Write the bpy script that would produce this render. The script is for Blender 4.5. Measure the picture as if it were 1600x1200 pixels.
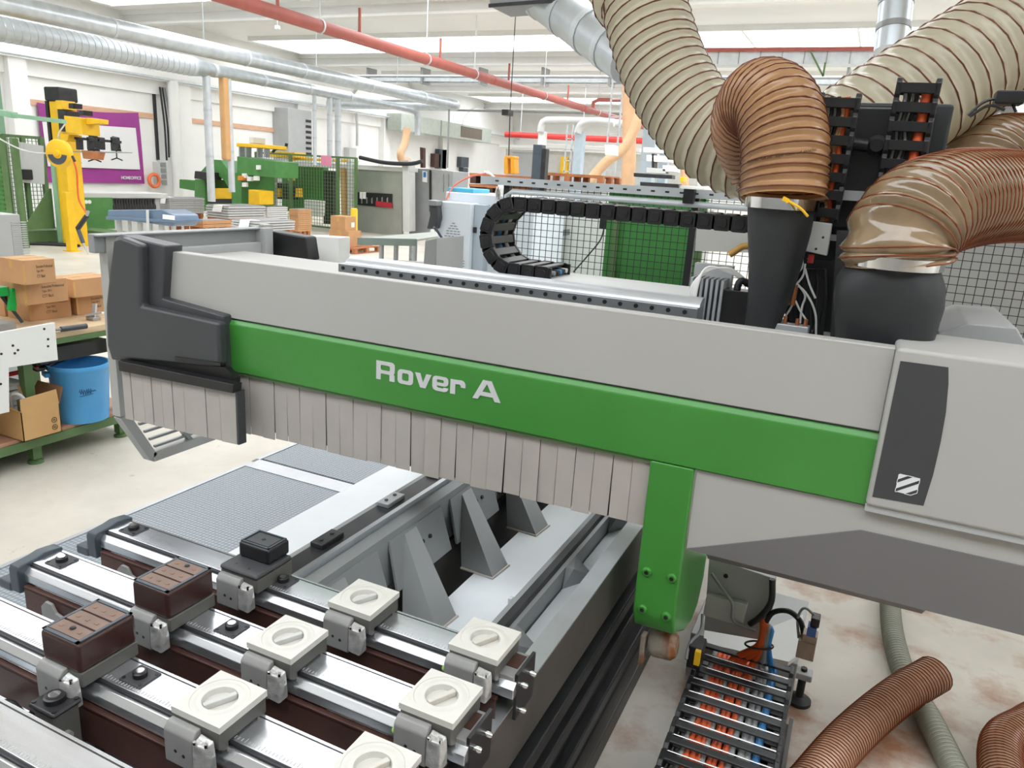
import bpy, bmesh, math, random
from mathutils import Vector, Matrix
random.seed(7)
for o in list(bpy.data.objects): bpy.data.objects.remove(o)
sc = bpy.context.scene
COL = sc.collection
R = math.radians

# ------------------------------------------------------------------ camera
F = 1172.66; CAM = Vector((0.0, 0.0, 2.05))
YAW, PITCH, ROLL = R(24.465), R(15.402), R(3.581)
fw = Vector((-math.sin(YAW)*math.cos(PITCH), math.cos(YAW)*math.cos(PITCH), -math.sin(PITCH)))
r0 = Vector((math.cos(YAW), math.sin(YAW), 0)); u0 = r0.cross(fw)
rt = r0*math.cos(ROLL)+u0*math.sin(ROLL); up = -r0*math.sin(ROLL)+u0*math.cos(ROLL)
cd = bpy.data.cameras.new('camera'); cam = bpy.data.objects.new('camera', cd); COL.objects.link(cam)
m = Matrix((rt, up, -fw)).transposed().to_4x4(); m.translation = CAM
cam.matrix_world = m
cd.sensor_width = 36; cd.lens = F/1600*36; cd.clip_start = .05; cd.clip_end = 300
sc.camera = cam
def ray(x, y): return rt*((x-800)/F)-up*((y-600)/F)+fw
def PZ(x, y, z): d = ray(x, y); return CAM+d*((z-CAM.z)/d.z)      # photo point -> point on a level plane
def PY(x, y, Y): d = ray(x, y); return CAM+d*(Y/d.y)               # ... on a plane across the hall
def PX(x, y, X): d = ray(x, y); return CAM+d*(X/d.x)               # ... on a plane along the hall

# ------------------------------------------------------------------ world and exposure
w = bpy.data.worlds.new('world'); sc.world = w; w.use_nodes = True
w.node_tree.nodes['Background'].inputs[0].default_value = (.86, .93, 1, 1)
w.node_tree.nodes['Background'].inputs[1].default_value = 1.0
vs = sc.view_settings
vs.view_transform = 'Standard'; vs.look = 'None'; vs.gamma = 1; vs.use_curve_mapping = False
vs.exposure = 0.7
SKYLIGHT = 3.0

# ------------------------------------------------------------------ materials
def lin(c): return tuple(((v/255)/12.92 if v/255 <= .04045 else ((v/255+.055)/1.055)**2.4) for v in c)+(1,)
MAT = {}
def mat(name, rgb, rough=.5, metal=0, var=.06, scale=6, bump=0, spec=.5, trans=0, stretch=None, coat=0, rgb2=None, lo=.35, hi=.7):
    if name in MAT: return MAT[name]
    m = bpy.data.materials.new(name); m.use_nodes = True; nt = m.node_tree; N = nt.nodes; L = nt.links
    b = N['Principled BSDF']
    b.inputs['Roughness'].default_value = rough; b.inputs['Metallic'].default_value = metal
    b.inputs['Specular IOR Level'].default_value = spec
    if coat: b.inputs['Coat Weight'].default_value = coat
    c = lin(rgb)
    tc = N.new('ShaderNodeTexCoord'); mp = N.new('ShaderNodeMapping')
    L.new(tc.outputs['Object'], mp.inputs[0])
    if stretch: mp.inputs['Scale'].default_value = stretch
    nz = N.new('ShaderNodeTexNoise'); nz.inputs['Scale'].default_value = scale; nz.inputs['Detail'].default_value = 5
    L.new(mp.outputs[0], nz.inputs['Vector'])
    rp = N.new('ShaderNodeValToRGB'); L.new(nz.outputs[0], rp.inputs[0])
    rp.color_ramp.elements[0].position = lo; rp.color_ramp.elements[1].position = hi
    c2 = lin(rgb2) if rgb2 else tuple(min(1, v*(1+var)) for v in c[:3])+(1,)
    c1 = c if rgb2 else tuple(v*(1-var) for v in c[:3])+(1,)
    rp.color_ramp.elements[0].color = c1; rp.color_ramp.elements[1].color = c2
    L.new(rp.outputs[0], b.inputs['Base Color'])
    if bump:
        bp = N.new('ShaderNodeBump'); bp.inputs['Strength'].default_value = bump; bp.inputs['Distance'].default_value = .01
        L.new(nz.outputs[0], bp.inputs['Height']); L.new(bp.outputs[0], b.inputs['Normal'])
    if trans:
        tr = N.new('ShaderNodeBsdfTranslucent'); mx = N.new('ShaderNodeMixShader'); mx.inputs[0].default_value = trans
        L.new(rp.outputs[0], tr.inputs[0]); L.new(b.outputs[0], mx.inputs[1]); L.new(tr.outputs[0], mx.inputs[2])
        L.new(mx.outputs[0], N['Material Output'].inputs[0])
    MAT[name] = m; return m
def emit(name, rgb, s):
    if name in MAT: return MAT[name]
    m = bpy.data.materials.new(name); m.use_nodes = True; b = m.node_tree.nodes['Principled BSDF']
    b.inputs['Base Color'].default_value = lin(rgb); b.inputs['Emission Color'].default_value = lin(rgb); b.inputs['Emission Strength'].default_value = s
    MAT[name] = m; return m

panel_grey = mat('panel_grey', (178, 177, 173), .45, var=.02, scale=2)
flap_grey = mat('flap_grey', (178, 171, 164), .6, var=.05, scale=7)
green_paint = mat('green_paint', (64, 138, 56), .33, var=.05, scale=3)
char_plastic = mat('char_plastic', (66, 68, 71), .42, var=.05, scale=3)
char_panel = mat('char_panel', (112, 110, 110), .5, var=.04, scale=3)
char_label = mat('char_label', (64, 65, 68), .55, var=.06, scale=4)
black_rubber = mat('black_rubber', (40, 42, 44), .55, var=.2, scale=5)
black_plastic = mat('black_plastic', (30, 30, 32), .38, var=.15, scale=20)
dark_metal = mat('dark_metal', (58, 58, 60), .4, .5, var=.15, scale=10)
steel = mat('steel', (172, 176, 180), .3, .85, var=.06, scale=8)
alu = mat('alu', (214, 217, 222), .24, .9, var=.05, scale=6, stretch=(1, 12, 12))
alu_matt = mat('alu_matt', (196, 199, 203), .42, .7, var=.06, scale=8)
chrome = mat('chrome', (225, 225, 225), .12, 1, var=.02)
bed_paint = mat('bed_paint', (150, 153, 153), .4, .15, var=.07, scale=3)
bed_light = mat('bed_light', (222, 227, 230), .42, .05, var=.04, scale=3)
bed_dark = mat('bed_dark', (86, 82, 78), .5, .2, var=.15, scale=6)
rust_brown = mat('rust_brown', (76, 48, 41), .5, .15, var=.25, scale=9)
slate_plastic = mat('slate_plastic', (70, 79, 88), .45, var=.08)
clamp_grey = mat('clamp_grey', (146, 146, 144), .5, .1, var=.06, scale=12)
cup_body = mat('cup_body', (92, 91, 87), .5, .1, var=.1, scale=12)
cup_white = mat('cup_white', (206, 204, 197), .5, var=.03, scale=14)
cup_ring = mat('cup_ring', (192, 193, 188), .45, var=.04, scale=18)
cup_worn = mat('cup_worn', (198, 194, 184), .5, scale=22, rgb2=(178, 136, 102), lo=.5, hi=.72)
pod_brown = mat('pod_brown', (58, 34, 30), .32, var=.15, scale=6)
pod_tan = mat('pod_tan', (122, 98, 86), .5, var=.12, scale=12)
white_paint = mat('white_paint', (236, 236, 232), .5, var=.02, scale=2)
letter_grey = mat('letter_grey', (208, 208, 209), .5, var=.01)
white_print = mat('white_print', (232, 234, 236), .5, var=.01)
black_print = mat('black_print', (28, 28, 28), .6, var=.02)
orange_cable = mat('orange_cable', (226, 96, 44), .45, var=.08)
grey_cable = mat('grey_cable', (150, 152, 152), .5, var=.08)
blue_cable = mat('blue_cable', (48, 128, 190), .45, var=.06)
hose_cream = mat('hose_cream', (212, 205, 182), .3, var=.05, scale=5, trans=.35, coat=.3)
hose_tan = mat('hose_tan', (190, 146, 102), .3, var=.08, scale=5, trans=.25, coat=.3)
hose_clear = mat('hose_clear', (158, 134, 104), .14, var=.22, scale=7, trans=.2, coat=.8)
hose_grey = mat('hose_grey', (160, 162, 148), .45, var=.08, scale=8)
hose_copper = mat('hose_copper', (206, 172, 146), .25, var=.12, scale=8, trans=.15, coat=.4)
copper_wire = mat('copper_wire', (138, 72, 38), .4, .3, var=.1)
wire_dark = mat('wire_dark', (112, 62, 42), .4, .2, var=.1)
galv = mat('galv', (196, 203, 208), .33, .75, var=.1, scale=5)
galv_matt = mat('galv_matt', (206, 212, 216), .45, .35, var=.08, scale=6)
red_pipe = mat('red_pipe', (172, 92, 82), .5, var=.08, scale=4)
red_bright = mat('red_bright', (206, 52, 46), .45, var=.06)
wall_white = mat('wall_white', (246, 245, 242), .7, var=.02, scale=1.5)
roof_white = mat('roof_white', (244, 244, 241), .7, var=.02, scale=.6)
beam_white = mat('beam_white', (240, 240, 237), .6, var=.02, scale=2)
machine_green = mat('machine_green', (74, 132, 66), .45, var=.1, scale=4)
pale_green = mat('pale_green', (140, 182, 150), .5, var=.08, scale=3)
fence_green = mat('fence_green', (92, 122, 76), .5, var=.08)
yellow_paint = mat('yellow_paint', (240, 190, 28), .42, var=.07, scale=4)
cardboard = mat('cardboard', (196, 150, 106), .75, var=.06, scale=6)
cardboard_in = mat('cardboard_in', (150, 106, 72), .8, var=.08, scale=6)
tape_tan = mat('tape_tan', (206, 160, 92), .3, var=.08, scale=8)
wood = mat('wood', (206, 166, 124), .65, var=.12, scale=5, stretch=(1, 9, 9))
wood_bench = mat('wood_bench', (214, 188, 152), .6, var=.1, scale=4, stretch=(6, 1, 6))
wood_strip = mat('wood_strip', (222, 178, 148), .65, var=.08, scale=4, stretch=(6, 1, 6))
pallet_wood = mat('pallet_wood', (176, 112, 72), .75, var=.16, scale=6)
blue_bin = mat('blue_bin', (84, 168, 228), .4, var=.07, scale=3)
board_grey = mat('board_grey', (196, 196, 194), .6, var=.05, scale=5)
board_edge = mat('board_edge', (150, 150, 150), .6, var=.08, scale=5)
paper = mat('paper', (244, 244, 242), .7, var=.01)
banner_purple = mat('banner_purple', (158, 58, 142), .55, var=.08, scale=1.2)
banner_white = mat('banner_white', (232, 230, 230), .6, var=.03, scale=1.2)
chiller_white = mat('chiller_white', (232, 240, 247), .4, var=.02, scale=2)
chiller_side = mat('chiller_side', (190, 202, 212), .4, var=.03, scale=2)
case_blue = mat('case_blue', (98, 122, 148), .3, var=.1, scale=3, coat=.4)
stainless = mat('stainless', (172, 176, 168), .32, .6, var=.07, scale=2)
cabinet_grey = mat('cabinet_grey', (150, 152, 152), .4, .2, var=.05, scale=3)
pale_orange = mat('pale_orange', (238, 198, 156), .5, var=.06, scale=5, trans=.15)
tan_pvc = mat('tan_pvc', (216, 168, 112), .5, var=.05, scale=3)
mesh_black = mat('mesh_black', (28, 30, 32), .5, var=.05)
mesh_green = mat('mesh_green', (104, 132, 92), .5, var=.05)
booth_green = mat('booth_green', (62, 134, 62), .45, var=.05, scale=3)
light_grey = mat('light_grey', (206, 207, 204), .5, var=.03, scale=3)
mid_grey = mat('mid_grey', (176, 178, 178), .5, var=.04, scale=3)
pink_paper = mat('pink_paper', (238, 150, 178), .6, var=.03)
red_block = mat('red_block', (170, 34, 48), .45, var=.08)
skyglow = emit('skyglow', (246, 250, 255), SKYLIGHT)

# ------------------------------------------------------------------ mesh helpers
class MB:
    def __init__(s): s.v = []; s.f = []
    def add(s, vs_, fs_):
        n = len(s.v); s.v += [Vector(p) for p in vs_]; s.f += [tuple(i+n for i in f) for f in fs_]; return s
    def box(s, x0, x1, y0, y1, z0, z1):
        p = [(x, y, z) for z in (z0, z1) for y in (y0, y1) for x in (x0, x1)]
        return s.add(p, [(0, 2, 3, 1), (4, 5, 7, 6), (0, 1, 5, 4), (1, 3, 7, 5), (3, 2, 6, 7), (2, 0, 4, 6)])
    def cbox(s, c, sx, sy, sz, rot=None):
        p = [Vector((x, y, z)) for z in (-sz/2, sz/2) for y in (-sy/2, sy/2) for x in (-sx/2, sx/2)]
        if rot is not None: p = [rot @ q for q in p]
        c = Vector(c)
        return s.add([q+c for q in p], [(0, 2, 3, 1), (4, 5, 7, 6), (0, 1, 5, 4), (1, 3, 7, 5), (3, 2, 6, 7), (2, 0, 4, 6)])
    def bar(s, a, b, wd, ht, upv=(0, 0, 1)):
        a, b = Vector(a), Vector(b); d = (b-a); L = d.length; d.normalize(); u = Vector(upv)
        if abs(d.dot(u)) > .98: u = Vector((0, 1, 0))
        sd = d.cross(u).normalized(); u = sd.cross(d)
        return s.cbox((a+b)/2, wd, L, ht, Matrix((sd, d, u)).transposed())
    def prism(s, pts, ax, a, b):
        # pts: polygon; ax 'y': (x,z), 'x': (y,z), 'z': (x,y)
        def P(p, t): return {'y': (p[0], t, p[1]), 'x': (t, p[0], p[1]), 'z': (p[0], p[1], t)}[ax]
        n = len(pts); ar = sum(pts[i][0]*pts[(i+1) % n][1]-pts[(i+1) % n][0]*pts[i][1] for i in range(n))
        if ar < 0: pts = pts[::-1]
        if ax == 'y': a, b = max(a, b), min(a, b)
        else: a, b = min(a, b), max(a, b)
        vs_ = [P(p, a) for p in pts]+[P(p, b) for p in pts]
        fs_ = [tuple(range(n-1, -1, -1)), tuple(range(n, 2*n))]+[(i, (i+1) % n, n+(i+1) % n, n+i) for i in range(n)]
        return s.add(vs_, fs_)
    def rings(s, rg, cap=True):
        n = len(rg[0]); vs_ = [p for r_ in rg for p in r_]; fs_ = []
        for i in range(len(rg)-1):
            for j in range(n):
                k = (j+1) % n; fs_.append((i*n+j, i*n+k, (i+1)*n+k, (i+1)*n+j))
        if cap: fs_ += [tuple(range(n-1, -1, -1)), tuple(range((len(rg)-1)*n, len(rg)*n))]
        return s.add(vs_, fs_)
    def tube(s, path, r, n=10, cap=True, ph=0):
        path = [Vector(p) for p in path]; m_ = len(path)
        rr = r if isinstance(r, (list, tuple)) else [r]*m_
        ts = []
        for i in range(m_):
            d = path[min(i+1, m_-1)]-path[max(i-1, 0)]; ts.append(d.normalized())
        u = ts[0].orthogonal().normalized(); rg = []
        for i in range(m_):
            t = ts[i]; u = (u-t*u.dot(t))
            u = u.normalized() if u.length > 1e-6 else t.orthogonal().normalized()
            b_ = t.cross(u)
            rg.append([path[i]+(u*math.cos(ph+6.28318*j/n)+b_*math.sin(ph+6.28318*j/n))*rr[i] for j in range(n)])
        return s.rings(rg, cap)
    def cyl(s, a, b, r, r2=None, n=16, cap=True):
        return s.tube([a, b], [r, r if r2 is None else r2], n, cap)
    def lathe(s, prof, c, n=24, axis=(0, 0, 1), cap=True):
        c = Vector(c); t = Vector(axis).normalized(); u = t.orthogonal().normalized(); b_ = t.cross(u)
        return s.rings([[c+t*h+(u*math.cos(6.28318*j/n)+b_*math.sin(6.28318*j/n))*r_ for j in range(n)] for r_, h in prof], cap)
    def hull(s, pts):
        bm = bmesh.new()
        for p in pts: bm.verts.new(p)
        bmesh.ops.convex_hull(bm, input=bm.verts); bm.verts.ensure_lookup_table(); bm.verts.index_update()
        vv = [v.co.copy() for v in bm.verts]; ff = [tuple(v.index for v in f.verts) for f in bm.faces]; bm.free()
        return s.add(vv, ff)
    def mesh(s, name, mt, off=Vector((0, 0, 0)), bevel=0, seg=2, ang=50, smooth=True):
        me = bpy.data.meshes.new(name); me.from_pydata([p-off for p in s.v], [], s.f); me.update()
        bm = bmesh.new(); bm.from_mesh(me)
        bmesh.ops.recalc_face_normals(bm, faces=bm.faces)
        if bevel:
            es = [e for e in bm.edges if len(e.link_faces) == 2 and e.calc_face_angle(0) > R(28)]
            bmesh.ops.bevel(bm, geom=es, offset=bevel, segments=seg, profile=.5, affect='EDGES', clamp_overlap=True)
        bm.to_mesh(me); bm.free()
        if smooth:
            me.polygons.foreach_set('use_smooth', [True]*len(me.polygons)); me.set_sharp_from_angle(angle=R(ang))
        if mt: me.materials.append(mt)
        return me
    def build(s, name, mt, parent=None, local=False, **k):
        off = Vector((0, 0, 0)) if (local or parent is None) else wloc(parent)
        o = bpy.data.objects.new(name, s.mesh(name, mt, off, **k)); COL.objects.link(o)
        if parent: o.parent = parent
        if k.get('bevel') and k.get('smooth', True):
            wn_ = o.modifiers.new('weighted', 'WEIGHTED_NORMAL'); wn_.keep_sharp = True; wn_.weight = 100
        return o
def wloc(o):
    p = Vector((0, 0, 0))
    while o: p += o.location; o = o.parent
    return p
def tag(o, label, cat, group=None):
    o['label'] = label; o['category'] = cat
    if group: o['group'] = group
    return o
def thing(name, label, cat, loc=(0, 0, 0), group=None):
    o = bpy.data.objects.new(name, None); COL.objects.link(o); o.location = loc; o.empty_display_size = .1
    return tag(o, label, cat, group)
def struct(o): o['kind'] = 'structure'; return o
def stuff(o): o['kind'] = 'stuff'; return o
def inst(name, me, parent, loc=(0, 0, 0), rot=None):
    o = bpy.data.objects.new(name, me); COL.objects.link(o); o.parent = parent; o.location = loc
    if rot is not None: o.rotation_euler = rot
    return o
def copy_tree(o, parent=None):
    c = o.copy(); COL.objects.link(c); c.parent = parent
    for ch in list(o.children): copy_tree(ch, c)
    return c
def B(*a): return MB().box(*a)
def curve(pts, n=60):
    # Catmull-Rom through points, resampled evenly
    P = [Vector(p) for p in pts]; P = [P[0]*2-P[1]]+P+[P[-1]*2-P[-2]]; out = []
    for i in range(1, len(P)-2):
        for k in range(24):
            t = k/24; a, b, c, d = P[i-1:i+3]
            out.append(.5*((2*b)+(c-a)*t+(2*a-5*b+4*c-d)*t*t+(3*b-a-3*c+d)*t*t*t))
    out.append(P[-2]); L = [0]
    for i in range(1, len(out)): L.append(L[-1]+(out[i]-out[i-1]).length)
    res = []; j = 0
    for k in range(n+1):
        s = L[-1]*k/n
        while j < len(L)-2 and L[j+1] < s: j += 1
        t = (s-L[j])/max(1e-9, L[j+1]-L[j]); res.append(out[j].lerp(out[j+1], t))
    return res, L[-1]
def text_mesh(name, txt, mt, parent, origin, xdir, zdir, h, width=None, depth=.003, bold=0):
    # lettering in a plane: fitted to a height and a width
    cu = bpy.data.curves.new(name, 'FONT'); cu.body = txt; cu.extrude = .5; cu.offset = bold; cu.resolution_u = 3
    t = bpy.data.objects.new('tmp_text', cu); COL.objects.link(t)
    dg = bpy.context.evaluated_depsgraph_get(); me = bpy.data.meshes.new_from_object(t.evaluated_get(dg))
    bpy.data.objects.remove(t); bpy.data.curves.remove(cu)
    xs = [v.co.x for v in me.vertices]; ys = [v.co.y for v in me.vertices]
    x0, x1, y0, y1 = min(xs), max(xs), min(ys), max(ys)
    sy = h/(y1-y0); sx = width/(x1-x0) if width else sy
    X = Vector(xdir).normalized(); Z = Vector(zdir).normalized(); N_ = X.cross(Z); off = wloc(parent) if parent else Vector((0, 0, 0))
    for v in me.vertices:
        v.co = Vector(origin)+X*((v.co.x-x0)*sx)+Z*((v.co.y-y0)*sy)+N_*(v.co.z*depth*2)-off
    me.name = name; me.materials.clear(); me.materials.append(mt)
    o = bpy.data.objects.new(name, me); COL.objects.link(o); o.parent = parent
    return o
def hose(name, label, pts, r, pitch, body, wire, group=None, ends=None, n=24, wr=.004, bulge=.07):
    # suction hose: wall bulging in a helix, wire lying in the groove between the turns
    L = curve(pts, 60)[1]; turns = max(8, int(L/pitch)); S = 8; path = curve(pts, turns*S)[0]; N_ = len(path)
    t = thing(name, label, 'hose', pts[-1], group); fr = []; u = None
    for i in range(N_):
        tt = (path[min(i+1, N_-1)]-path[max(i-1, 0)]).normalized()
        u = tt.orthogonal().normalized() if u is None else (u-tt*u.dot(tt)).normalized()
        fr.append((path[i], u.copy(), tt.cross(u)))
    rg = [[c+(a*math.cos(6.2831853*j/n)+b*math.sin(6.2831853*j/n))*(r*(1+.5*bulge*math.cos(6.2831853*(i/S-j/n)))) for j in range(n)] for i, (c, a, b) in enumerate(fr)]
    MB().rings(rg, cap=False).build('hose_wall', body, t, ang=85)
    hp = []; rv = r*(1+.5*bulge)+wr*.35
    for k in range(turns*18):
        tn = k/18; x = tn*S; i = min(int(x), N_-2); f = x-i; (c0_, a0_, b0_), (c1_, a1_, b1_) = fr[i], fr[i+1]; an = 6.2831853*tn
        hp.append(c0_.lerp(c1_, f)+(a0_.lerp(a1_, f)*math.cos(an)+b0_.lerp(b1_, f)*math.sin(an))*rv)
    MB().tube(hp, wr, 5).build('wire_spiral', wire, t)
    return t, path
# ================================================================== the hall
def floor_mat():
    m = bpy.data.materials.new('concrete_floor'); m.use_nodes = True; nt = m.node_tree; N = nt.nodes; L = nt.links; b = N['Principled BSDF']
    tc = N.new('ShaderNodeTexCoord')
    def noise(sc_, det, lo, hi, off=(0, 0, 0)):
        mp = N.new('ShaderNodeMapping'); mp.inputs['Location'].default_value = off; L.new(tc.outputs['Object'], mp.inputs[0])
        nz = N.new('ShaderNodeTexNoise'); nz.inputs['Scale'].default_value = sc_; nz.inputs['Detail'].default_value = det; nz.inputs['Roughness'].default_value = .62
        L.new(mp.outputs[0], nz.inputs['Vector']); r = N.new('ShaderNodeMapRange'); r.inputs[1].default_value = lo; r.inputs[2].default_value = hi
        L.new(nz.outputs[0], r.inputs[0]); return r.outputs[0], nz
    def mix(f, a, c2):
        x = N.new('ShaderNodeMix'); x.data_type = 'RGBA'; L.new(f, x.inputs[0])
        if isinstance(a, tuple): x.inputs[6].default_value = a
        else: L.new(a, x.inputs[6])
        x.inputs[7].default_value = c2; return x.outputs[2]
    f1, n1 = noise(1.3, 6, .35, .68); c = mix(f1, lin((214, 208, 196)), lin((192, 186, 174)))
    # rust patches lie on the floor beside the machine, clean sealed floor further off
    sp = N.new('ShaderNodeSeparateXYZ'); L.new(tc.outputs['Object'], sp.inputs[0])
    gx = N.new('ShaderNodeMapRange'); gx.inputs[1].default_value = -1.6; gx.inputs[2].default_value = -.5; L.new(sp.outputs[0], gx.inputs[0])
    gy = N.new('ShaderNodeMapRange'); gy.inputs[1].default_value = 6; gy.inputs[2].default_value = 4.4; L.new(sp.outputs[1], gy.inputs[0])
    mm = N.new('ShaderNodeMath'); mm.operation = 'MULTIPLY'; L.new(gx.outputs[0], mm.inputs[0]); L.new(gy.outputs[0], mm.inputs[1])
    f2, _ = noise(2.1, 7, .5, .68, (3.1, 1.7, 0)); m2 = N.new('ShaderNodeMath'); m2.operation = 'MULTIPLY'; L.new(f2, m2.inputs[0]); L.new(mm.outputs[0], m2.inputs[1])
    m3 = N.new('ShaderNodeMath'); m3.operation = 'MULTIPLY'; L.new(m2.outputs[0], m3.inputs[0]); m3.inputs[1].default_value = .95
    c = mix(m3.outputs[0], c, lin((158, 108, 74)))
    f3, _ = noise(9, 5, .66, .74, (.4, 7, 0)); m4 = N.new('ShaderNodeMath'); m4.operation = 'MULTIPLY'; L.new(f3, m4.inputs[0]); m4.inputs[1].default_value = .5
    c = mix(m4.outputs[0], c, lin((132, 112, 92)))
    L.new(c, b.inputs['Base Color']); b.inputs['Roughness'].default_value = .45
    bp = N.new('ShaderNodeBump'); bp.inputs['Strength'].default_value = .15; bp.inputs['Distance'].default_value = .01; L.new(n1.outputs[0], bp.inputs['Height']); L.new(bp.outputs[0], b.inputs['Normal'])
    return m
XL, XR, YN, YF, ZC = -22.0, 14.0, -10.0, 46.0, 6.25
struct(B(XL, XR, YN, YF, -.2, 0).build('floor', floor_mat(), smooth=False))
struct(B(XL-.2, XL, YN, YF, 0, ZC).build('wall_left', wall_white, smooth=False))
struct(B(XL, XR, YF, YF+.2, 0, ZC).build('wall_back', wall_white, smooth=False))
struct(B(XR, XR+.2, YN, YF, 0, ZC).build('wall_right', wall_white, smooth=False))
struct(B(XL, XR, YN-.2, YN, 0, ZC).build('wall_front', mid_grey, smooth=False))
struct(B(XL, XR, YN, YF, ZC, ZC+.2).build('ceiling', roof_white, smooth=False))
beams = [-6.6, 1.5, 9.6, 17.7, 25.8, 33.9, 42.0]
for i, y in enumerate(beams):
    bmo = struct(MB().box(XL, XR, y-.14, y+.14, 5.84, 5.9).box(XL, XR, y-.05, y+.05, 5.9, ZC).box(XL, XR, y-.16, y+.16, 6.12, ZC).build('trim_%d' % (i+1), beam_white, smooth=False))
    # skylight strip in the bay beyond the beam
    if y > -7 and y+6.9 < YF:  # first strip, unseen above the camera, is added to brighten the foreground
        wn = bpy.data.objects.new('window_%d' % (i+1), None); COL.objects.link(wn); wn.location = (0, y+5.6, ZC); struct(wn)
        fr = MB()
        for yy in (y+4.2, y+6.9): fr.box(XL+1, XR-1, yy-.05, yy+.05, ZC-.14, ZC)
        for k in range(13): xx = XL+1+k*(XR-XL-2)/12; fr.box(xx-.03, xx+.03, y+4.2, y+6.9, ZC-.12, ZC)
        fr.build('skylight_frame', beam_white, wn, smooth=False)
        me = None
        for k in range(12):
            wd = (XR-XL-2)/12
            if me is None: me = MB().box(-wd/2+.04, wd/2-.04, -1.3, 1.3, -.02, 0).mesh('pane', skyglow, smooth=False)
            inst('pane', me, wn, (XL+1+(k+.5)*wd, -.05, -.06))
# eaves rail and moulding along the left wall
struct(MB().box(XL, XL+.35, YN, YF, 4.36, 4.62).box(XL, XL+.12, YN, YF, 3.95, 4.36).build('trim_20', wall_white, smooth=False))
struct(MB().cyl((XL+.5, YN, 4.42), (XL+.5, YF, 4.42), .045, n=8).build('trim_21', galv_matt))
for i, y in enumerate((11.2, 14.0, 19.6, 25.5, 31.5, 37)):
    struct(B(XL, XL+.3, y-.25, y+.25, 0, 4.4).build('trim_%d' % (30+i), wall_white, smooth=False))
# barrel-shaped translucent lights above the eaves of the left wall
for i in range(7):
    y0 = 8+i*5.2; prof = [(y0+2+2*math.cos(a)*.95, 4.62+1.2*math.sin(a)) for a in [math.pi*k/12 for k in range(13)]]
    struct(MB().prism(prof, 'x', XL+.02, XL+.2).build('trim_%d' % (40+i), roof_white, smooth=False))
# safety mats with aluminium edging on the floor left of the machine
def mat_tread():
    m = bpy.data.materials.new('mat_tread'); m.use_nodes = True; nt = m.node_tree; N = nt.nodes; L = nt.links; b = N['Principled BSDF']
    tc = N.new('ShaderNodeTexCoord'); vo = N.new('ShaderNodeTexVoronoi'); vo.inputs['Scale'].default_value = 42; vo.inputs['Randomness'].default_value = .1
    L.new(tc.outputs['Object'], vo.inputs['Vector']); rp = N.new('ShaderNodeValToRGB'); L.new(vo.outputs[0], rp.inputs[0])
    rp.color_ramp.elements[0].color = lin((176, 184, 190)); rp.color_ramp.elements[1].color = lin((116, 124, 132)); rp.color_ramp.elements[1].position = .6
    L.new(rp.outputs[0], b.inputs['Base Color']); b.inputs['Roughness'].default_value = .45
    bp = N.new('ShaderNodeBump'); bp.inputs['Strength'].default_value = .6; bp.inputs['Distance'].default_value = .004; bp.invert = True
    L.new(vo.outputs[0], bp.inputs['Height']); L.new(bp.outputs[0], b.inputs['Normal']); return m
tread = mat_tread()
for (y0, y1, lab) in ((-1.2, 3.62, 'long grey studded safety mat beside the bar tables'), (3.76, 5.6, 'grey studded safety mat further back, partly behind the hanging flaps')):
    t = thing('safety_mat', lab, 'mat', (-3.2, y0, 0), 'safety mats on the floor')
    B(-3.62, -2.8, y0+.03, y1, .0, .025).build('mat_surface', tread, t, smooth=False)
    MB().prism([(-3.70, 0), (-3.62, 0), (-3.62, .03), (-3.65, .03)], 'y', y0, y1+.06).build('edge_strip', alu_matt, t, smooth=False)
    MB().box(-3.62, -2.76, y1, y1+.14, 0, .03).build('cross_strip', alu_matt, t, smooth=False)
# ================================================================== machine bed
bed = thing('machine_bed', 'long grey steel bed of the woodworking machine under the bar tables', 'machine bed', (-1.1, 2.0, 0))
Y0, Y1 = -.6, 4.3
B(-2.76, -1.62, Y0, Y1, .0, .07).build('floor_plate', bed_light, bed, bevel=.004)
# outer (left) beam with the guide track on top
MB().prism([(-1.64, .1), (-1.46, .1), (-1.46, .72), (-1.50, .74), (-1.64, .74)], 'y', Y0, Y1).build('left_beam', bed_paint, bed, smooth=False)
B(-1.60, -1.52, Y0, Y1, .74, .756).build('track_strip', dark_metal, bed)
MB().box(-1.515, -1.495, Y0, Y1, .74, .765).build('guide_rail', steel, bed)
# bracket blocks along the track
for k, y in enumerate((.55, 1.95, 2.35, 2.72, 3.2)):
    b_ = MB().box(-1.60, -1.545, y-.06, y+.06, .756, .775)
    bo = b_.build('track_block', dark_metal if k in (1,) else alu_matt, bed, bevel=.003)
    MB().cyl((-1.575, y-.03, .774), (-1.575, y-.03, .778), .008, n=10).cyl((-1.575, y+.03, .774), (-1.575, y+.03, .778), .008, n=10).build('screw', black_plastic, bo)
# inner plates with paired holes, sloping into the bed
for k in range(6):
    y = .52+k*.46
    pl = MB().hull([(-1.455, y-.19, .69), (-1.455, y+.19, .69), (-1.40, y-.21, .5), (-1.40, y+.2, .5), (-1.465, y-.19, .69), (-1.465, y+.19, .69), (-1.41, y-.21, .5), (-1.41, y+.2, .5)]).build('liner_plate', bed_paint, bed, smooth=False)
    for dy in (-.02, .035):
        MB().cyl((-1.432, y+dy+.03, .61), (-1.426, y+dy+.03, .613), .009, n=10).build('bolt_hole', black_plastic, pl)
B(-1.46, -1.44, Y0, Y1, .12, .5).build('inner_wall', bed_dark, bed)
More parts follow.
